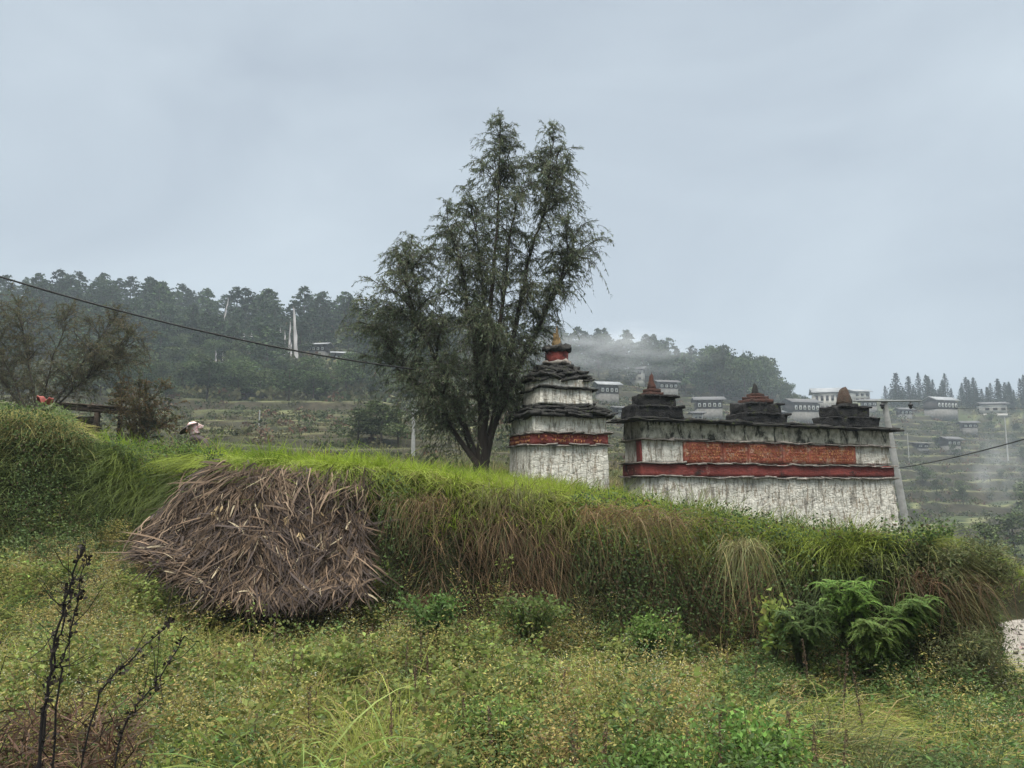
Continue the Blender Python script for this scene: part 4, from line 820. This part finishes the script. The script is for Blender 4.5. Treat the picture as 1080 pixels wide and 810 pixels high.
def bank_face():
    # long grass bending over the lip and hanging down the face
    m = Mass(); n = 52000; X, Y, Z, t = face_pts(n, -6.2, 4.8, .30, 1.45); u = 540 + F*X/Y
    pn = fbm(X*.9, t, 41); inheap = (X > -3.9) & (X < -1.6); k = ~(inheap & (t < .85)) & ((X < 3.5) | (R.random(n) < .45)) & (R.random(n) < .25 + 1.3*sstep(.35, .62, fbm(X*2.6, t*2.2, 46)) + sstep(.9, 1.2, t)); X, Y, Z, t, u, pn = X[k], Y[k], Z[k], t[k], u[k], pn[k]; n = len(X)
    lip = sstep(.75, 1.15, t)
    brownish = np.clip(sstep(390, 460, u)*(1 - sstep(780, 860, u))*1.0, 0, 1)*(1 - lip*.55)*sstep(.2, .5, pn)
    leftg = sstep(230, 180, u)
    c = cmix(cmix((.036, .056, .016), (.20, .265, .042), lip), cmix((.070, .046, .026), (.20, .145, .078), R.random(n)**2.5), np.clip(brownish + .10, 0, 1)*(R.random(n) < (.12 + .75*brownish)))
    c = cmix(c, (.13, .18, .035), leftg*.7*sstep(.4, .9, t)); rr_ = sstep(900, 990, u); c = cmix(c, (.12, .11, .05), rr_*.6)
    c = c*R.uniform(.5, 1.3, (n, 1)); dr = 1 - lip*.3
    side = R.normal(size=n)*.45 + 2.6*(fbm(X*1.7, t*1.5, 48) - .5)*sstep(4.8, 4.2, X) - .3*sstep(4.4, 5, X) + .25*sstep(560, 700, u)*sstep(4.8, 4.2, X) - .15*leftg + .5*leftg*R.normal(size=n)
    d = np.c_[side, -.7 - .4*R.random(n), .35 + .5*lip + .2*R.random(n)]; cu = np.c_[side*.3 + R.normal(size=n)*.12, -.05*np.ones(n), -(.75 + .5*R.random(n))*dr]
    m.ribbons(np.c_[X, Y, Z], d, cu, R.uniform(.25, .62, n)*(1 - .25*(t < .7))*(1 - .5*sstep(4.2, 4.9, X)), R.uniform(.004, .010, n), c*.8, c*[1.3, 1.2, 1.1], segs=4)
    tag(m.build('bank_grass', M_leaf), 'long green and rusty dry grass hanging down the face of the bank', 'grass', kind='stuff')
    # dark leafy undergrowth on the lower face
    m = Mass(); n = 90000; X, Y, Z, t = face_pts(n, -8, 4.85, -.1, 1.15); u = 540 + F*X/Y; pn = fbm(X*1.3, t*1.5, 55); inheap = (X > -3.9) & (X < -1.6); k = ~inheap & ((R.random(n) < .45 + .8*(pn - .3)) | (X > 3.5)); X, Y, Z, t, u, pn = X[k], Y[k], Z[k], t[k], u[k], pn[k]; n = len(X)
    o = R.uniform(.0, .42, n)*sstep(.42, .66, pn)*sstep(5.2, 4.6, X); P = np.c_[X, Y - o*1.2, Z + o*.8 + R.uniform(-.02, .06, n)]
    c = cmix((.032, .055, .018), (.085, .135, .038), R.random(n)**1.5)*R.uniform(.6, 1.4, (n, 1)); c = cmix(c, (.075, .055, .03), (R.random(n) < .14)*1.0)
    m.leaves(P, R.normal(size=(n, 3))*.6 + [0, -.7, .1], R.uniform(.025, .055, n), R.uniform(.014, .032, n), c)
    tag(m.build('bank_undergrowth', M_leaf), 'dark leafy creepers on the lower face of the bank', 'undergrowth', kind='stuff')
bank_face()
def left_bank():
    m = Mass(); n = 52000; X = R.uniform(-12, -4.3, n); t = R.uniform(.2, 3.4, n)**1.0; Y = footY(X) + t; Z = height(X, Y); u = 540 + F*X/Y; pn = fbm(X*.7, Y*.7, 71)
    top = sstep(115, 70, u)*sstep(.6, 1.2, t); c = cmix((.075, .115, .034), (.22, .215, .085), np.clip(top + .5*(pn - .4), 0, 1))*R.uniform(.55, 1.35, (n, 1))
    L_ = R.uniform(.2, .45, n)*(1 + .75*top); sd = R.normal(size=n)*.5
    m.ribbons(np.c_[X, Y, Z], np.c_[sd, -.35 + R.normal(size=n)*.3, np.ones(n)], np.c_[sd*.5, -.4*np.ones(n), -.5 - .7*R.random(n)], L_, R.uniform(.006, .013, n), c*.85, c*[1.25, 1.15, 1], segs=4)
    n = 60000; X = R.uniform(-12, -4.3, n); Y = footY(X) + R.uniform(-.4, 4.5, n); u = 540 + F*X/Y; Z = height(X, Y); pn = fbm(X*1.1, Y*1.1, 73); o = R.random(n)*np.where(u > 85, .16, .45)*sstep(.3, .65, pn)
    c = cmix((.055, .09, .028), (.12, .16, .055), pn)*R.uniform(.6, 1.4, (n, 1)); m.leaves(np.c_[X, Y - o*.4, Z + o], R.normal(size=(n, 3)) + [0, -.5, .3], R.uniform(.03, .06, n), R.uniform(.015, .03, n), c)
    tag(m.build('left_bank_growth', M_leaf), 'tall shaggy grass and leafy growth covering the far left bank', 'grass', kind='stuff')
left_bank()

# the heap of corn stalks leaning on the bank ------------------------------------
def heap():
    root = empty('corn_stalk_heap', (ray_u(280, 9.2), 9.2, float(height(ray_u(280, 9.2), 9.0))), 0, label='heap of dry grey-brown corn stalks leaning against the grassy bank', cat='stalk heap')
    O = np.array(root.location)
    A = np.array([145, 175, 205, 235, 300, 350, 385, 410.]); TY = np.interp; top = [574, 542, 508, 487, 492, 496, 494, 498]; bot = [580, 586, 594, 602, 605, 603, 600, 596]
    def surf(a, b):
        u = 158 + a*230; y = np.interp(u, A, top)*(1 - b) + np.interp(u, A, bot)*b; D = 9.98 - .82*b - .03*np.sin(np.pi*np.clip(b, 0, 1)) - .30*(fbm(a*6, b*4, 8) - .4)
        return np.stack([ray_u(u, D), D, zat(y, D)], -1)
    na, nb = 60, 36; a, b = np.meshgrid(np.linspace(.07, .96, na), np.linspace(.06, 1.16, nb)); P = surf(a, b) + [0, .13, -.03]; Bk = P + [0, .55, -.1]
    V = np.concatenate([P.reshape(-1, 3), Bk.reshape(-1, 3)]) - O; i = np.arange(nb - 1)[:, None]*na; j = np.arange(na - 1)[None]; Q = np.stack([i + j, i + na + j, i + na + j + 1, i + j + 1], -1).reshape(-1, 4)
    m = Mass(); m.add(V, Q, (.045, .032, .026)); m.build('packed_stalks', M_dry, root)
    def dirs(a, b, sp):
        base = np.interp(a, [0, .18, .4, .62, .8, 1], [-66, -52, -30, 12, -28, 14]) + 110*(fbm(a*8, b*5, 15) - .5); th = np.radians(base + R.normal(size=a.shape)*sp)
        e = 1e-2; down = nrm(surf(a, b + e) - surf(a, b - e)); acr = nrm(surf(np.clip(a + e, 0, 1), b) - surf(np.clip(a - e, 0, 1), b)); nn_ = nrm(np.cross(acr, down)); nn_ = np.where(nn_[:, 1:2] > 0, -nn_, nn_)
        return down*np.cos(th)[:, None] + acr*np.sin(th)[:, None], nn_, acr
    n = 14500; a = R.random(n); b = R.random(n)**.9*1.22; d, nn_, acr = dirs(a, b, 24); flip = (R.random(n) < .35) & (b > .22); d[flip] *= -1
    P = surf(a, b) + nn_*R.uniform(-.04, .09, n)[:, None] - O; n1 = fbm(a*9, b*8, 30)
    c = cmix((.080, .054, .036), (.19, .13, .085), R.random(n)**1.6)*R.uniform(.55, 1.25, (n, 1)); c = cmix(c, (.050, .036, .030), (R.random(n) < .25 + .5*sstep(.4, .65, fbm(a*12, b*10, 33)))*1.0); lt = R.random(n) < .03; c[lt] = np.array((.36, .30, .20))
    L_ = np.clip(.20*np.exp(R.normal(size=n)*.5), .06, .55); L_ = np.minimum(L_, .12 + (1.3 - b)*1.2)*np.where(a < .08, .6, 1); sd = nrm(np.cross(d, nn_) + nn_*R.normal(size=(n, 1))*.5)
    m = Mass(); m.ribbons(P, d + nn_*R.uniform(-.10, .45, (n, 1)), -nn_*R.uniform(0, .25, (n, 1)) + acr*R.normal(size=(n, 1))*.32 + [0, 0, -.15], L_, np.clip(.013*np.exp(R.normal(size=n)*.5), .004, .04), c, c*.75, segs=4, side=sd, prof=([0, .3, .8, 1], [.45, 1, .8, .15]))
    tag(m.build('dry_leaves', M_dry, root), kind='stuff')
    for k in range(54):                                            # the stalks one can pick out
        a = np.array([R.random()]); b = np.array([R.random()**1.2*.6]); d, nn_, acr = dirs(a, b, 14); p = surf(a, b)[0] - O + nn_[0]*.09; L1 = R.uniform(.2, .55); L1 = min(L1, .2 + (1 - b[0])*1.2)
        if k == 0: p = np.array(surf(np.array([.27]), np.array([.12]))[0]) - O - [0, .12, 0]; d = nrm(np.array([[.45, -.25, -.8]])); L1 = .55
        if k < 12 and k > 0: a = np.array([.02 + R.random()*.3]); b = np.array([.2 + R.random()*.5]); p = surf(a, b)[0] - O + nn_[0]*.05; d = nrm(np.array([[-.75, -.35, -.42]]) + R.normal(size=(1, 3))*.12); L1 = R.uniform(.4, .7)*.8; p = p + np.array([.25, .12, .12])
        t = np.linspace(0, 1, 6)[:, None]; m = Mass(); cc = np.array((.20, .145, .10))*R.uniform(.5, 1.2); m.tube(p + d[0]*L1*t + nn_[0]*.04*np.sin(t*3.1) + R.normal(size=(6, 3))*.006, np.linspace(.011, .006, 6), cc, 6); m.build('stalk', M_dry, root, smooth=True)
    for (aa, bb) in ((.54, .33), (.35, .40), (.33, .46), (.80, .42), (.66, .48), (.72, .60)):
        m = Mass(); p = surf(np.array([aa]), np.array([bb]))[0] - O - [0, .13, 0]; q = np.repeat(p[None], 5, 0) + R.normal(size=(5, 3))*.015; m.ribbons(q, np.array([.3*R.normal(), -.2, -1.]) + R.normal(size=(5, 3))*.3, R.normal(size=(5, 3))*.2, R.uniform(.06, .12, 5), R.uniform(.015, .03, 5), np.array((.27, .20, .11))*R.uniform(.8, 1.2), segs=3, side=np.tile([[1., .2, .1]], (5, 1))); m.build('husk', M_dry, root)
heap()

# named plants -------------------------------------------------------------------
def leafy_bush(u, y, D, w_, h_, col, label, n=2600, leaf=(.05, .026), group=None, name='leafy_bush', cat='bush', fern=False):
    X = ray_u(u, D); zc = zat(y, D); g = float(height(X, D)); z0 = min(g, zc - h_*.4) 
    root = empty(name, (X, D, z0), 0, label=label, cat=cat, group=group); hh = zc - z0
    m = Mass(); st = Mass(); nb = 26
    for k in range(nb):
        a = R.uniform(0, 6.28); e = R.uniform(.1, 1)**.5; tip = np.array([math.cos(a)*w_/2*e, math.sin(a)*w_*.3*e - .12, hh + h_*.5*R.uniform(-.8, 1)*(1.1 - e*.5)]); P = bez(np.array([0, .1, 0.]), np.array([tip[0]*.2, tip[1]*.2, tip[2]*.5]), tip*[.7, .7, 1.08], tip, 8)
        st.tube(P, np.linspace(.008, .003, 8), (.05, .055, .025), 4); q = n//nb
        if fern:
            for f in range(12):
                t0 = R.uniform(.4, 1); i = t0*7; ii = min(int(i), 6); p = P[ii] + (P[ii+1] - P[ii])*(i - ii); dd = nrm(np.array([R.normal(), R.normal()*.6 - .5, .15])); l_ = R.uniform(.10, .20); tt = np.repeat(np.linspace(.05, 1, 14), 2); sg = np.tile([-1, 1], 14); sd = nrm(np.cross(dd, [0, 0, 1.]))
                bp = p + dd*l_*tt[:, None] + np.array([0, 0, -.09])*(tt**2)[:, None]; m.leaves(bp, sd*sg[:, None] + dd*.6 + [0, 0, -.15], l_*.26*(1.1 - tt), l_*.085, vary(col, 28, .18), nz_=np.tile([[0, -.3, 1.]], (28, 1)) + R.normal(size=(28, 3))*.15)
        else:
            t = R.uniform(.35, 1, q)*7; ii = np.minimum(t.astype(int), 6); p = P[ii] + (P[ii+1] - P[ii])*(t - ii)[:, None] + R.normal(size=(q, 3))*[.06, .06, .05]
            m.leaves(p, R.normal(size=(q, 3)) + [0, -.4, .1], leaf[0]*R.uniform(.6, 1.3, q), leaf[1]*R.uniform(.7, 1.2, q), vary(col, q, .25))
    st.build('stems', M_bark, root); m.build('leaves', M_leaf, root)
BG = (.085, .15, .026)
leafy_bush(835, 642, 7.75, .6, .35, (.07, .115, .028), 'dull green ferny bush in the middle of the bank below the prayer wall', 900, fern=True, name='ferny_bush')
leafy_bush(885, 618, 7.85, .7, .4, BG, 'bright green ferny bush, tallest of the ferny bushes on the bank', 900, fern=True, name='ferny_bush')
leafy_bush(945, 634, 7.6, .55, .3, (.075, .125, .026), 'green ferny bush nearest the right end of the bank', 900, fern=True, name='ferny_bush')
leafy_bush(905, 655, 7.5, .5, .25, (.085, .13, .028), 'low ferny bush below the tallest ferny bush', 900, fern=True, name='ferny_bush')
leafy_bush(808, 640, 7.9, .30, .25, (.17, .21, .05), 'small yellow green creeper with round leaves beside the hanging straw coloured grass', 260, (.07, .06), name='creeper', cat='creeper')
leafy_bush(775, 772, 4.9, .75, .40, (.12, .21, .045), 'bright green leafy bush at the bottom edge right of centre', 3000, (.042, .022))
leafy_bush(680, 785, 4.7, .65, .35, (.12, .20, .045), 'bright green leafy bush at the bottom edge, left one of the two', 2600, (.04, .02))
leafy_bush(682, 655, 8.3, .55, .25, (.10, .16, .035), 'small bright leafy plant at the foot of the bank below the stupa', 1200, (.05, .025))
leafy_bush(520, 740, 5.4, .6, .2, (.10, .15, .035), 'low leafy plant with narrow leaves in the near field', 1400, (.055, .014))
leafy_bush(992, 602, 7.95, 1.1, .8, (.11, .125, .05), 'shaggy olive bush capping the right end of the bank above the track', 9000, (.05, .013))
leafy_bush(1020, 648, 8.0, .5, .85, (.075, .095, .036), 'tall green bush on the steep right end of the bank, right beside the track', 5200, (.05, .014))
leafy_bush(950, 590, 8.2, 1.2, .40, (.095, .11, .045), 'olive trailing bush on the bank top behind the ferny bushes', 4200, (.055, .014))
leafy_bush(1000, 690, 7.35, .8, .7, (.075, .085, .034), 'dark brown green bush on the steep end of the bank beside the track', 3200, (.05, .012))
leafy_bush(560, 632, 8.6, 1.0, .25, (.065, .095, .024), 'dark leafy plant in the hollow of the bank face below the stupa', 1400, (.05, .026))
leafy_bush(455, 632, 8.7, .8, .25, (.075, .13, .032), 'mid green leafy plant on the bank face right of the corn heap', 1200, (.05, .03))

def tuft(u, y, D, L_, n, col, label, droop=.9, wd=.012, dirx=0.0, name='grass_tuft', spread=.5, group=None):
    X = ray_u(u, D); g = float(height(X, D)); z0 = zat(y, D); z0 = max(g, z0) if name == 'hanging_grass' else g
    m = Mass(); P = R.normal(size=(n, 3))*([.24, .08, .05] if name == 'hanging_grass' and 'like a mane' not in label else [.08, .07, .01])
    if name == 'hanging_grass': col = np.array(col)*.72
    sd = R.normal(size=n)*spread + dirx; c = vary(col, n, .25)
    m.ribbons(P, np.c_[sd, R.normal(size=n)*spread*.8 - .25, np.ones(n)*.9], np.c_[sd*.3, R.normal(size=n)*.15, -droop*R.uniform(.5, 1.2, n)], L_*R.uniform(.55, 1.15, n), wd*R.uniform(.6, 1.3, n), c*.8, c*1.2, segs=6)
    tag(m.build(name, M_leaf, loc=(X, D, z0)), label, 'grass tuft', group)
tuft(300, 760, 4.7, 1.35, 120, (.19, .25, .06), 'long bladed pale green grass tuft at the bottom, under the corn heap', wd=.017, spread=.36)
tuft(345, 800, 4.4, 1.2, 90, (.13, .20, .045), 'dark green grass tuft at the bottom edge right of the palest tuft', wd=.012)
tuft(415, 745, 4.9, 1.2, 90, (.20, .26, .06), 'yellow green grass tuft with curved blades in the middle of the near field', wd=.012)
tuft(180, 790, 4.4, .9, 50, (.20, .19, .09), 'straw coloured grass tuft beside the black twigs', wd=.010)
tuft(232, 770, 4.6, .95, 50, (.12, .15, .05), 'thin green tuft between the straw coloured tuft and the palest tuft', wd=.009)
tuft(620, 800, 4.3, .8, 90, (.07, .10, .03), 'dark fine grass tuft left of the bright leafy bushes', wd=.007)
tuft(905, 770, 5.0, 1.15, 420, (.085, .10, .035), 'big fine grass tuft bending over a dark hollow at the lower right', wd=.006, dirx=.5, droop=1.0)
tuft(985, 790, 5.0, 1.05, 380, (.10, .12, .045), 'fine olive grass tuft at the lower right corner', wd=.006, dirx=.5, droop=1.0)
tuft(855, 735, 5.6, .95, 260, (.12, .12, .05), 'fine straw green tuft above the dark hollow at the lower right', wd=.006, dirx=.4, droop=.9)
for (u, y, D, l_, n_, c_, lb_, dx) in ((778, 582, 7.95, .72, 260, (.19, .18, .075), 'straw green grass clump hanging like a mane down the bank under the wall', -.05), (640, 545, 8.6, .62, 240, (.20, .13, .065), 'rusty dry grass clump hanging from the bank top below the stupa', .35), (690, 552, 8.5, .6, 220, (.17, .12, .06), 'brown dry grass clump hanging between the rusty clump and the straw mane', .45), (445, 535, 9.0, .6, 160, (.20, .14, .07), 'thin rusty grass clump hanging beside the corn heap', -.1), (985, 640, 7.7, .75, 260, (.15, .095, .05), 'reddish brown grass clump hanging down the right end of the bank', .15), (545, 525, 9.2, .5, 160, (.16, .15, .06), 'pale arching grass clump on the bank lip below the stupa base', .1)):
    tuft(u, y, D, l_, n_, c_, lb_, droop=1.55, wd=.007, dirx=dx, name='hanging_grass', spread=.28)

# dead black stems at the left, rusty dead undergrowth below them
def dead_stem(pts, D, r0, label, side=8):
    P = np.array([(ray_u(u, D + dd), D + dd, zat(y, D + dd)) for u, y, dd in pts]); g = float(height(P[0][0], P[0][1])); P[0][2] = min(P[0][2], g); B = P[0].copy(); P = P - B
    t = np.linspace(0, len(P) - 1, 26); Q = np.stack([np.interp(t, range(len(P)), P[:, i]) for i in range(3)], -1) + R.normal(size=(26, 3))*.006
    root = empty('dead_twig', tuple(B), 0, label=label, cat='dead twig', group='dead black thorny stems in the near field')
    m = Mass(); m.tube(Q, np.linspace(r0, r0*.35, 26), (.012, .010, .010), 6)
    for k in range(34):
        i = R.integers(3, 26); dd = nrm(R.normal(size=3) + [0, 0, .5]); l_ = R.uniform(.012, .05) if k > side else R.uniform(.08, .22); m.tube([Q[i], Q[i] + dd*l_*.5, Q[i] + dd*l_ + [0, 0, l_*.2]], [r0*.35, r0*.3, .0015], (.014, .011, .010), 4)
    for k in range(26):
        i = R.integers(3, 26); m.quads(Q[i][None] + R.normal(size=(3, 3))*.012, .022, (.02, .015, .012))
    m.build('stem', M_bark, root)
DT = 3.6
dead_stem([(62, 790, 0), (68, 730, 0), (75, 660, 0), (90, 590, 0), (97, 572, 0)], DT, .0085, 'thick black thorny dead stem, tallest of the bunch at the left')
dead_stem([(58, 780, .1), (72, 700, .1), (83, 640, .1), (87, 610, .1)], DT + .05, .007, 'black dead stem crossing just left of the tallest one')
dead_stem([(72, 770, .05), (82, 700, .05), (90, 650, .05), (99, 585, .05)], DT + .1, .006, 'thin black dead stem close against the right side of the tallest one')
dead_stem([(22, 790, 0), (12, 720, 0), (8, 660, 0), (0, 620, 0)], DT, .008, 'black dead stem at the left edge curving outwards')
dead_stem([(92, 770, 0), (120, 720, 0), (150, 690, 0), (192, 648, 0)], DT + .2, .006, 'black dead stem leaning far right, upper one of the two')
dead_stem([(120, 790, 0), (150, 750, 0), (178, 710, 0), (208, 664, 0)], DT + .2, .006, 'black dead stem leaning far right, lower one of the two')
def dead_brush():
    m = Mass(); n = 1900; D = R.uniform(4.1, 5.0, n); u = 15 + 150*R.random(n); X = ray_u(u, D); Z = height(X, D); c = vary((.062, .036, .022), n, .4); c[R.random(n) < .12] = (.2, .12, .07)
    m.ribbons(np.c_[X, D, Z + R.uniform(.12, .55, n)], R.normal(size=(n, 3))*[.8, .8, .5] + [0, 0, .5], R.normal(size=(n, 3))*.3 - [0, 0, .2], R.uniform(.07, .26, n), R.uniform(.003, .011, n), c, segs=3)
    tag(m.build('dead_brush', M_dry), 'rusty dead leaves and twigs tangled under the black stems', 'dead brush', kind='stuff')
dead_brush()

# upright rusty seed stalks standing in the weeds
def seed_proto(sd):
    m = Mass(); m.tube([(0, 0, 0), (.01*R.normal(), 0, .3), (.02*R.normal(), 0, .62)], [.005, .004, .002], (.095, .068, .045), 5)
    n = 240; t = R.uniform(.35, 1.0, n); a = R.uniform(0, 6.28, n); r_ = .020*(1.15 - t)*1.6*R.random(n) + .004; m.quads(np.c_[np.cos(a)*r_, np.sin(a)*r_, .62*t], R.uniform(.006, .014, n), vary((.10, .066, .042), n, .4))
    o = m.build('seed_stalk', M_dry); COLL.objects.unlink(o); return o
SP = [seed_proto(k) for k in range(3)]
for k in range(120):
    if k < 12: u, D = [(445, 6.2), (335, 5.6), (392, 6.0), (240, 5.8), (212, 5.1), (248, 5.0), (313, 6.6), (330, 5.2), (478, 6.8), (505, 6.5), (155, 6.5), (118, 5.6)][k]
    else: u = R.uniform(0, 900); D = R.uniform(4.6, 8.6)
    X = ray_u(u, D); o = SP[k % 3].copy(); COLL.objects.link(o); o.location = (X, D, float(height(X, D))); s_ = R.uniform(.55, 1.0); o.scale = (s_,)*3; o.rotation_euler = (R.normal()*.08, R.normal()*.08, R.uniform(0, 6))
    tag(o, 'rusty brown upright seed stalk standing in the weeds', 'seed stalk', 'rusty seed stalks scattered through the weeds')

# ================================================================== SHELTER, PERSON, SMALL THINGS
def shelter():
    D = 24; X = ray_u(108, D); Z = float(height(X, D)); root = empty('timber_shelter', (X, D, Z), rad(-4), label='dark open timber shelter with a sloping slatted roof above the left bank', cat='shelter')
    zt = zat(432, D) - Z; m = Mass()
    for k in range(15):
        y_ = -.7 + k*.1; m.box((0, y_, zt + .06), (2.15, .075, .035), tilt=.085, jit=.006)
    for x in (-.9, 0, .9): m.box((x, 0, zt - .085*x + .0), (.07, 1.6, .07), jit=.005)
    m.build('roof', M_wood, root)
    m = Mass(); m.box((0, -.62, zt - .09), (1.9, .09, .1), tilt=.085); m.build('beam', M_wood, root)
    for (x, y_, w_) in ((.18, -.6, .13), (-.85, -.6, .10), (.18, .6, .11), (-.85, .6, .1)):
        m = Mass(); m.gridbox(2, 2, 6, lambda p: dn(np.c_[x + (p[:, 0] - .5)*w_, y_ + (p[:, 1] - .5)*w_, -.3 + p[:, 2]*(zt + .14)], .02, 3, x)); m.build('post', M_wood, root)
    m = Mass()
    for k in range(60):
        z = R.uniform(0, zt - .25); m.tube([(-.95 + R.uniform(-.1, .1), R.uniform(-.4, .5), z), (-.2 + R.uniform(-.25, .2), R.uniform(-.5, .4), z + R.normal()*.07)], R.uniform(.015, .045), (.06, .045, .035), 5)
    tag(m.build('brushwood_stack', M_bark, loc=(X, D, Z)), 'stack of cut brushwood stored under the dark shelter', 'brushwood stack')
shelter()
def person():
    D = 15.2; X = ray_u(211, D); g = float(height(X, D)); root = empty('person', (X, D, g), 0, label='person crouching in the grass behind the bank, in a pink and white headscarf', cat='person')
    # squatting, bent forward to the left; joints as a skinned skeleton
    J = {'pelvis': (.12, 0, .26, .145), 'waist': (.06, 0, .34, .125), 'chest': (-.05, 0, .44, .14), 'neck': (-.12, 0, .52, .055), 'head0': (-.145, 0, .57, .075), 'head1': (-.16, 0, .65, .085),
         'hl': (.13, -.11, .24, .09), 'kl': (-.20, -.17, .34, .065), 'al': (.02, -.15, .07, .04), 'tl': (-.13, -.16, .035, .035), 'hr': (.13, .11, .24, .09), 'kr': (-.20, .17, .34, .065), 'ar': (.02, .15, .07, .04), 'tr': (-.13, .16, .035, .035),
         'sl': (-.07, -.17, .46, .055), 'el': (-.24, -.22, .27, .042), 'wl': (-.42, -.14, .14, .03), 'sr': (-.07, .17, .46, .055), 'er': (-.24, .22, .27, .042), 'wr': (-.42, .14, .14, .03)}
    E = [('pelvis','waist'),('waist','chest'),('chest','neck'),('neck','head0'),('head0','head1'),('pelvis','hl'),('hl','kl'),('kl','al'),('al','tl'),('pelvis','hr'),('hr','kr'),('kr','ar'),('ar','tr'),('chest','sl'),('sl','el'),('el','wl'),('chest','sr'),('sr','er'),('er','wr')]
    hand = []
    for s_, wn in ((-1, 'wl'), (1, 'wr')):
        wv = np.array(J[wn][:3]); pk = wn + 'palm'; J[pk] = (*(wv + [-.06, 0, -.03]), .026); E.append((wn, pk))
        for f in range(5):
            o_ = (f - 2)*.017; k1, k2 = f'{pk}{f}a', f'{pk}{f}b'; b_ = wv + [-.09 if f else -.05, o_ if f else -s_*.045, -.045]
            J[k1] = (*b_, .009); J[k2] = (*(b_ + [-.03, 0, -.035]), .008); E += [(pk, k1), (k1, k2)]
    names = list(J); me = bpy.data.meshes.new('body'); me.from_pydata([J[n][:3] for n in names], [(names.index(a), names.index(b_)) for a, b_ in E], [])
    ob = bpy.data.objects.new('body_build', me); COLL.objects.link(ob); md = ob.modifiers.new('skin', 'SKIN'); sv = me.skin_vertices[0].data
    for i, n in enumerate(names): sv[i].radius = (J[n][3],)*2; sv[i].use_root = (n == 'pelvis')
    ob.modifiers.new('sub', 'SUBSURF').levels = 2; ob.modifiers['sub'].render_levels = 2
    dg = bpy.context.evaluated_depsgraph_get(); m2 = bpy.data.meshes.new_from_object(ob.evaluated_get(dg)); bpy.data.objects.remove(ob)
    m2.materials.clear(); m2.materials.append(flat_mat('dark_clothes', (.05, .035, .04))); m2.materials.append(flat_mat('skin', (.28, .16, .10)))
    for p in m2.polygons:
        c = p.center; p.use_smooth = True
        if c.z > .545 or c.x < -.40: p.material_index = 1
    b = bpy.data.objects.new('body', m2); COLL.objects.link(b); b.parent = root; m2.name = 'body'
    sc_ = rough_mat('pink_print_scarf', (.62, .50, .48), (.55, .28, .28), 26, bump=.3, t0=.5, t1=.56)
    m = Mass(); m.lathe([(.0, .115), (.05, .108), (.09, .075), (.108, .02), (.105, -.04), (.085, -.085), (.10, -.12), (.09, -.13)], (0, 0, 0), 20, jit=.03); h = m.build('headscarf', sc_, root, smooth=True); h.location = (-.135, 0, .655); h.rotation_euler = (0, rad(-18), 0)
    m = Mass(); m.gridbox(4, 3, 4, lambda p: dn(np.c_[.08 + p[:, 0]*.08, (p[:, 1] - .5)*.10, -.01 + p[:, 2]*.08], .04, 10, 2)); k = m.build('scarf_knot', sc_, root, smooth=True); k.location = (-.12, 0, .66)
    m = Mass(); m.lathe([(.07, .045), (.17, .0), (.20, -.015), (.20, -.022), (.07, .03)], (0, 0, 0), 24, jit=.02); h = m.build('hat_brim', flat_mat('dark_felt', (.03, .024, .022)), root, smooth=True); h.location = (-.20, -.02, .655); h.rotation_euler = (0, rad(-32), 0)
    m = Mass(); 
    for s_ in (-1, 1): m.lathe([(0, .012), (.009, .008), (.012, 0), (.009, -.008), (0, -.012)], (-.235, s_*.032, .615), 8, col=(.01, .01, .01))
    m.build('eyes', M_black, root)
    m = Mass(); m.gridbox(2, 2, 3, lambda p: np.c_[-.262 + p[:, 0]*.05*(1), (p[:, 1] - .5)*.03*(1.4 - p[:, 2]), .575 + p[:, 2]*.045]); m.build('nose', bpy.data.materials['skin'], root, smooth=True)
    m = Mass(); m.box((-.243, 0, .555), (.012, .045, .008)); m.build('mouth', flat_mat('lips', (.2, .08, .07)), root)
    root.scale = (1.05,)*3
person()
# faded red cloth caught on the top of the left bank
m = Mass(); D = 13.3; X = ray_u(44, D)
m.gridbox(9, 7, 1, lambda p: dn(dn(np.c_[(p[:, 0] - .5)*.20, (p[:, 1] - .5)*.14, .06*np.sin(p[:, 0]*7) + p[:, 2]*.012], .055, 7, 3), .02, 16, 5))
tag(m.build('red_cloth', flat_mat('faded_red_cloth', (.20, .05, .04)), loc=(X, D, zat(423, D))), 'crumpled faded red cloth lying on the tall grass of the left bank', 'cloth')
